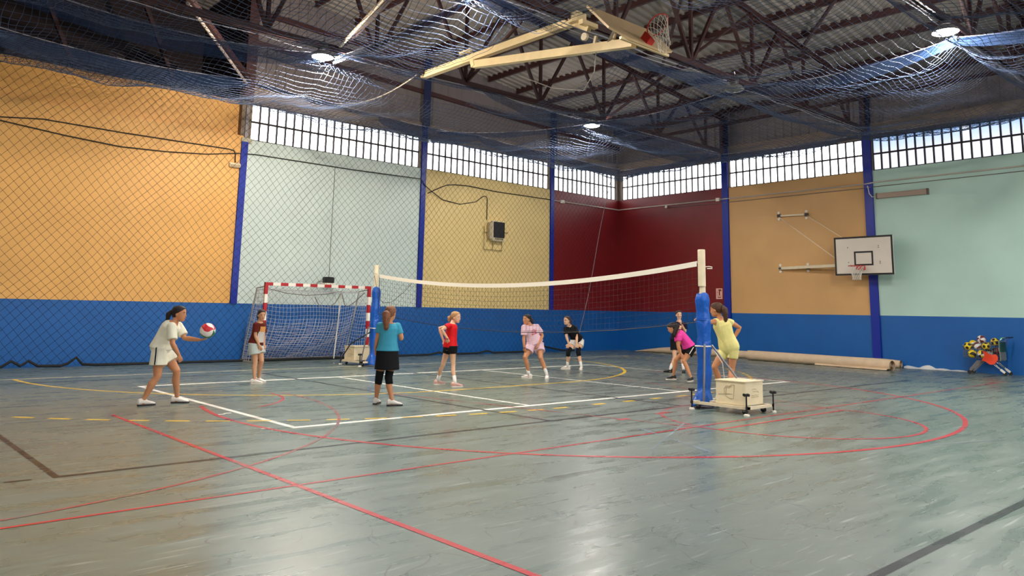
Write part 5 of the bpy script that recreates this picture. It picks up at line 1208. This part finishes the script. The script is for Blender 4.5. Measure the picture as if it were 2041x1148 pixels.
# girl in pink crouching ready
t, P, s, I = person(5, 'girl in pale pink shirt crouching ready in the middle', 'tan', H_DK, fabric('pale_pink', '#E3BFCB'), fabric('pale_pink', '#E3BFCB'), (M_shw, M_sol),
    dict(tail=[(-.135, -.02, .42), (-.145, -.04, .15), (-.13, -.06, -.2)], tailw=1.0, wide=1.08, limb=1.05, ease=.024, flare=.02, sleeve=.72, sl_ease=.020, leglen=.5, bease=.022, legflare=.025, sock=.15, handL=dict(curl=.5), handR=dict(curl=.3, spread=.2)))
M_pr = fabric('print_red', '#C43A58')
decal(I, t, .62, .01, .055, .055, ringq(0, 0, .82, 1.0, -10, 190)+ringq(.0, -.1, .35, .5, 0, 180)+grid(-1.0, 1.0, -.28, -.18, 6, 1)+ringq(-.5, .1, .2, .32)+ringq(.5, .1, .2, .32), M_pr, 'shirt_print')
decal(I, t, .52, .01, .065, .012, grid(-1, -.62, -1, 1, 2, 1)+grid(-.5, -.1, -1, 1, 2, 1)+grid(.05, .4, -1, 1, 2, 1)+grid(.52, 1, -1, 1, 2, 1), M_pr, 'shirt_print')
MB().tube([P['wrR']+(CR*math.cos(k*PI/6)+CF*math.sin(k*PI/6)+Vector((0, 0, 1))*math.sin(k*PI/6)*.2)*.029 for k in range(12)], .006, 6, closed=True).build('wrist_band', M_bk, t)

# girl in black with hands on her knee pads
t, P, s, I = person(6, 'girl in black shirt and white shorts with hands on knee pads', 'fair', H_BR, M_blackf, fabric('white_shorts', '#E6DFD6'), (M_shs, M_sol),
    dict(tail=[(-.135, 0, .40), (-.14, 0, .2), (-.12, 0, -.05)], tailw=.9, ease=.018, sleeve=.7, sl_ease=.016, leglen=.42, bease=.018, pad=.13, sock=.12, handR=dict(n=tuple(CF), curl=.2, spread=.5), handL=dict(n=tuple(CF), curl=.2, spread=.5), wide=.95))
decal(I, t, -.02, .10, .02, .03, ringq(0, 0, .2, 1.0), M_blackf, 'shorts_badge', 'bot')

# girl at the back with hand to her chin
t, P, s, I = person(7, 'girl in dark maroon striped shirt with hand to her chin at the back', 'fair', H_DK, fabric('dark_navy', '#1B1830'), M_blackf, (M_shb, M_shb),
    dict(tail=[(-.13, 0, .40), (-.13, 0, .15)], tailw=.8, ease=.020, sleeve=.7, leglen=.5, bease=.016, sock=.14, limb=.95, handL=dict(curl=.9), handR=dict(curl=.6)))
decal(I, t, .60, .0, .030, .22, grid(-1, 1, -1, 1, 2, 8), fabric('maroon_stripe', '#7A1E4A'), 'shirt_stripe'); decal(I, t, .62, -.09, .025, .22, grid(-1, 1, -1, 1, 2, 8), fabric('maroon_stripe', '#7A1E4A'), 'shirt_stripe')
decal(I, t, .66, .035, .035, .035, ringq(0, 0, 0.05, 1.0, n=12), fabric('yellow_print', '#E0C22A'), 'shirt_badge')

# girl in magenta bending forward
t, P, s, I = person(8, 'girl in magenta shirt bending forward with hands on her knees', 'tan', H_DK, fabric('magenta', '#EA45A2', 0.65), M_blackf, (M_shb, M_sol),
    dict(tail=[(-.12, .0, .40), (-.05, -.03, .1), (.03, -.05, -.25), (.05, -.05, -.5)], tailw=1.5, tie=.7, ease=.016, sleeve=.5, hem=.03, leglen=.40, bease=.016, legflare=.01, handL=dict(n=tuple(CF), curl=.2, spread=.4), handR=dict(curl=.3), bend=(0, 0, .05)))
vs = []
bv = BVHTree.FromPolygons([v.co+Vector(t['_loc']) for v in I['bot'].data.vertices], [tuple(p.vertices) for p in I['bot'].data.polygons])
for i in range(10):
    u = -.30+.70*i/9; c = P['hipL'].lerp(P['knL'], u)
    for e in (-.010, .010):
        hit = bv.ray_cast(c+CR*(e+.0)-CF*.5, CF, 1.0); vs.append((hit[0] if hit[0] else c)-CF*.004)
MB().add(vs, [(2*i, 2*i+1, 2*i+3, 2*i+2) for i in range(9)]).build('side_stripe', M_white, t)

# young woman in yellow holding the padded post
yel = fabric('pale_yellow', '#EBDF92', 0.6)
t, P, s, I = person(9, 'ponytailed girl in a tight yellow two piece leaning on the near post', 'tan', H_BR, yel, yel, (M_shw, M_sol),
    dict(tail=[(-.135, 0, .45), (-.145, 0, .15), (-.135, .0, -.2), (-.12, 0, -.45)], tailw=1.3, tie=.66, ease=.007, sleeve=.30, sl_ease=.008, hem=.16, flare=.0, leglen=.40, bease=.010, legflare=.0, waist=.34, wide=1.06, limb=1.0, sock=.08, handL=dict(curl=.8), handR=dict(curl=.5, n=tuple(CF))))
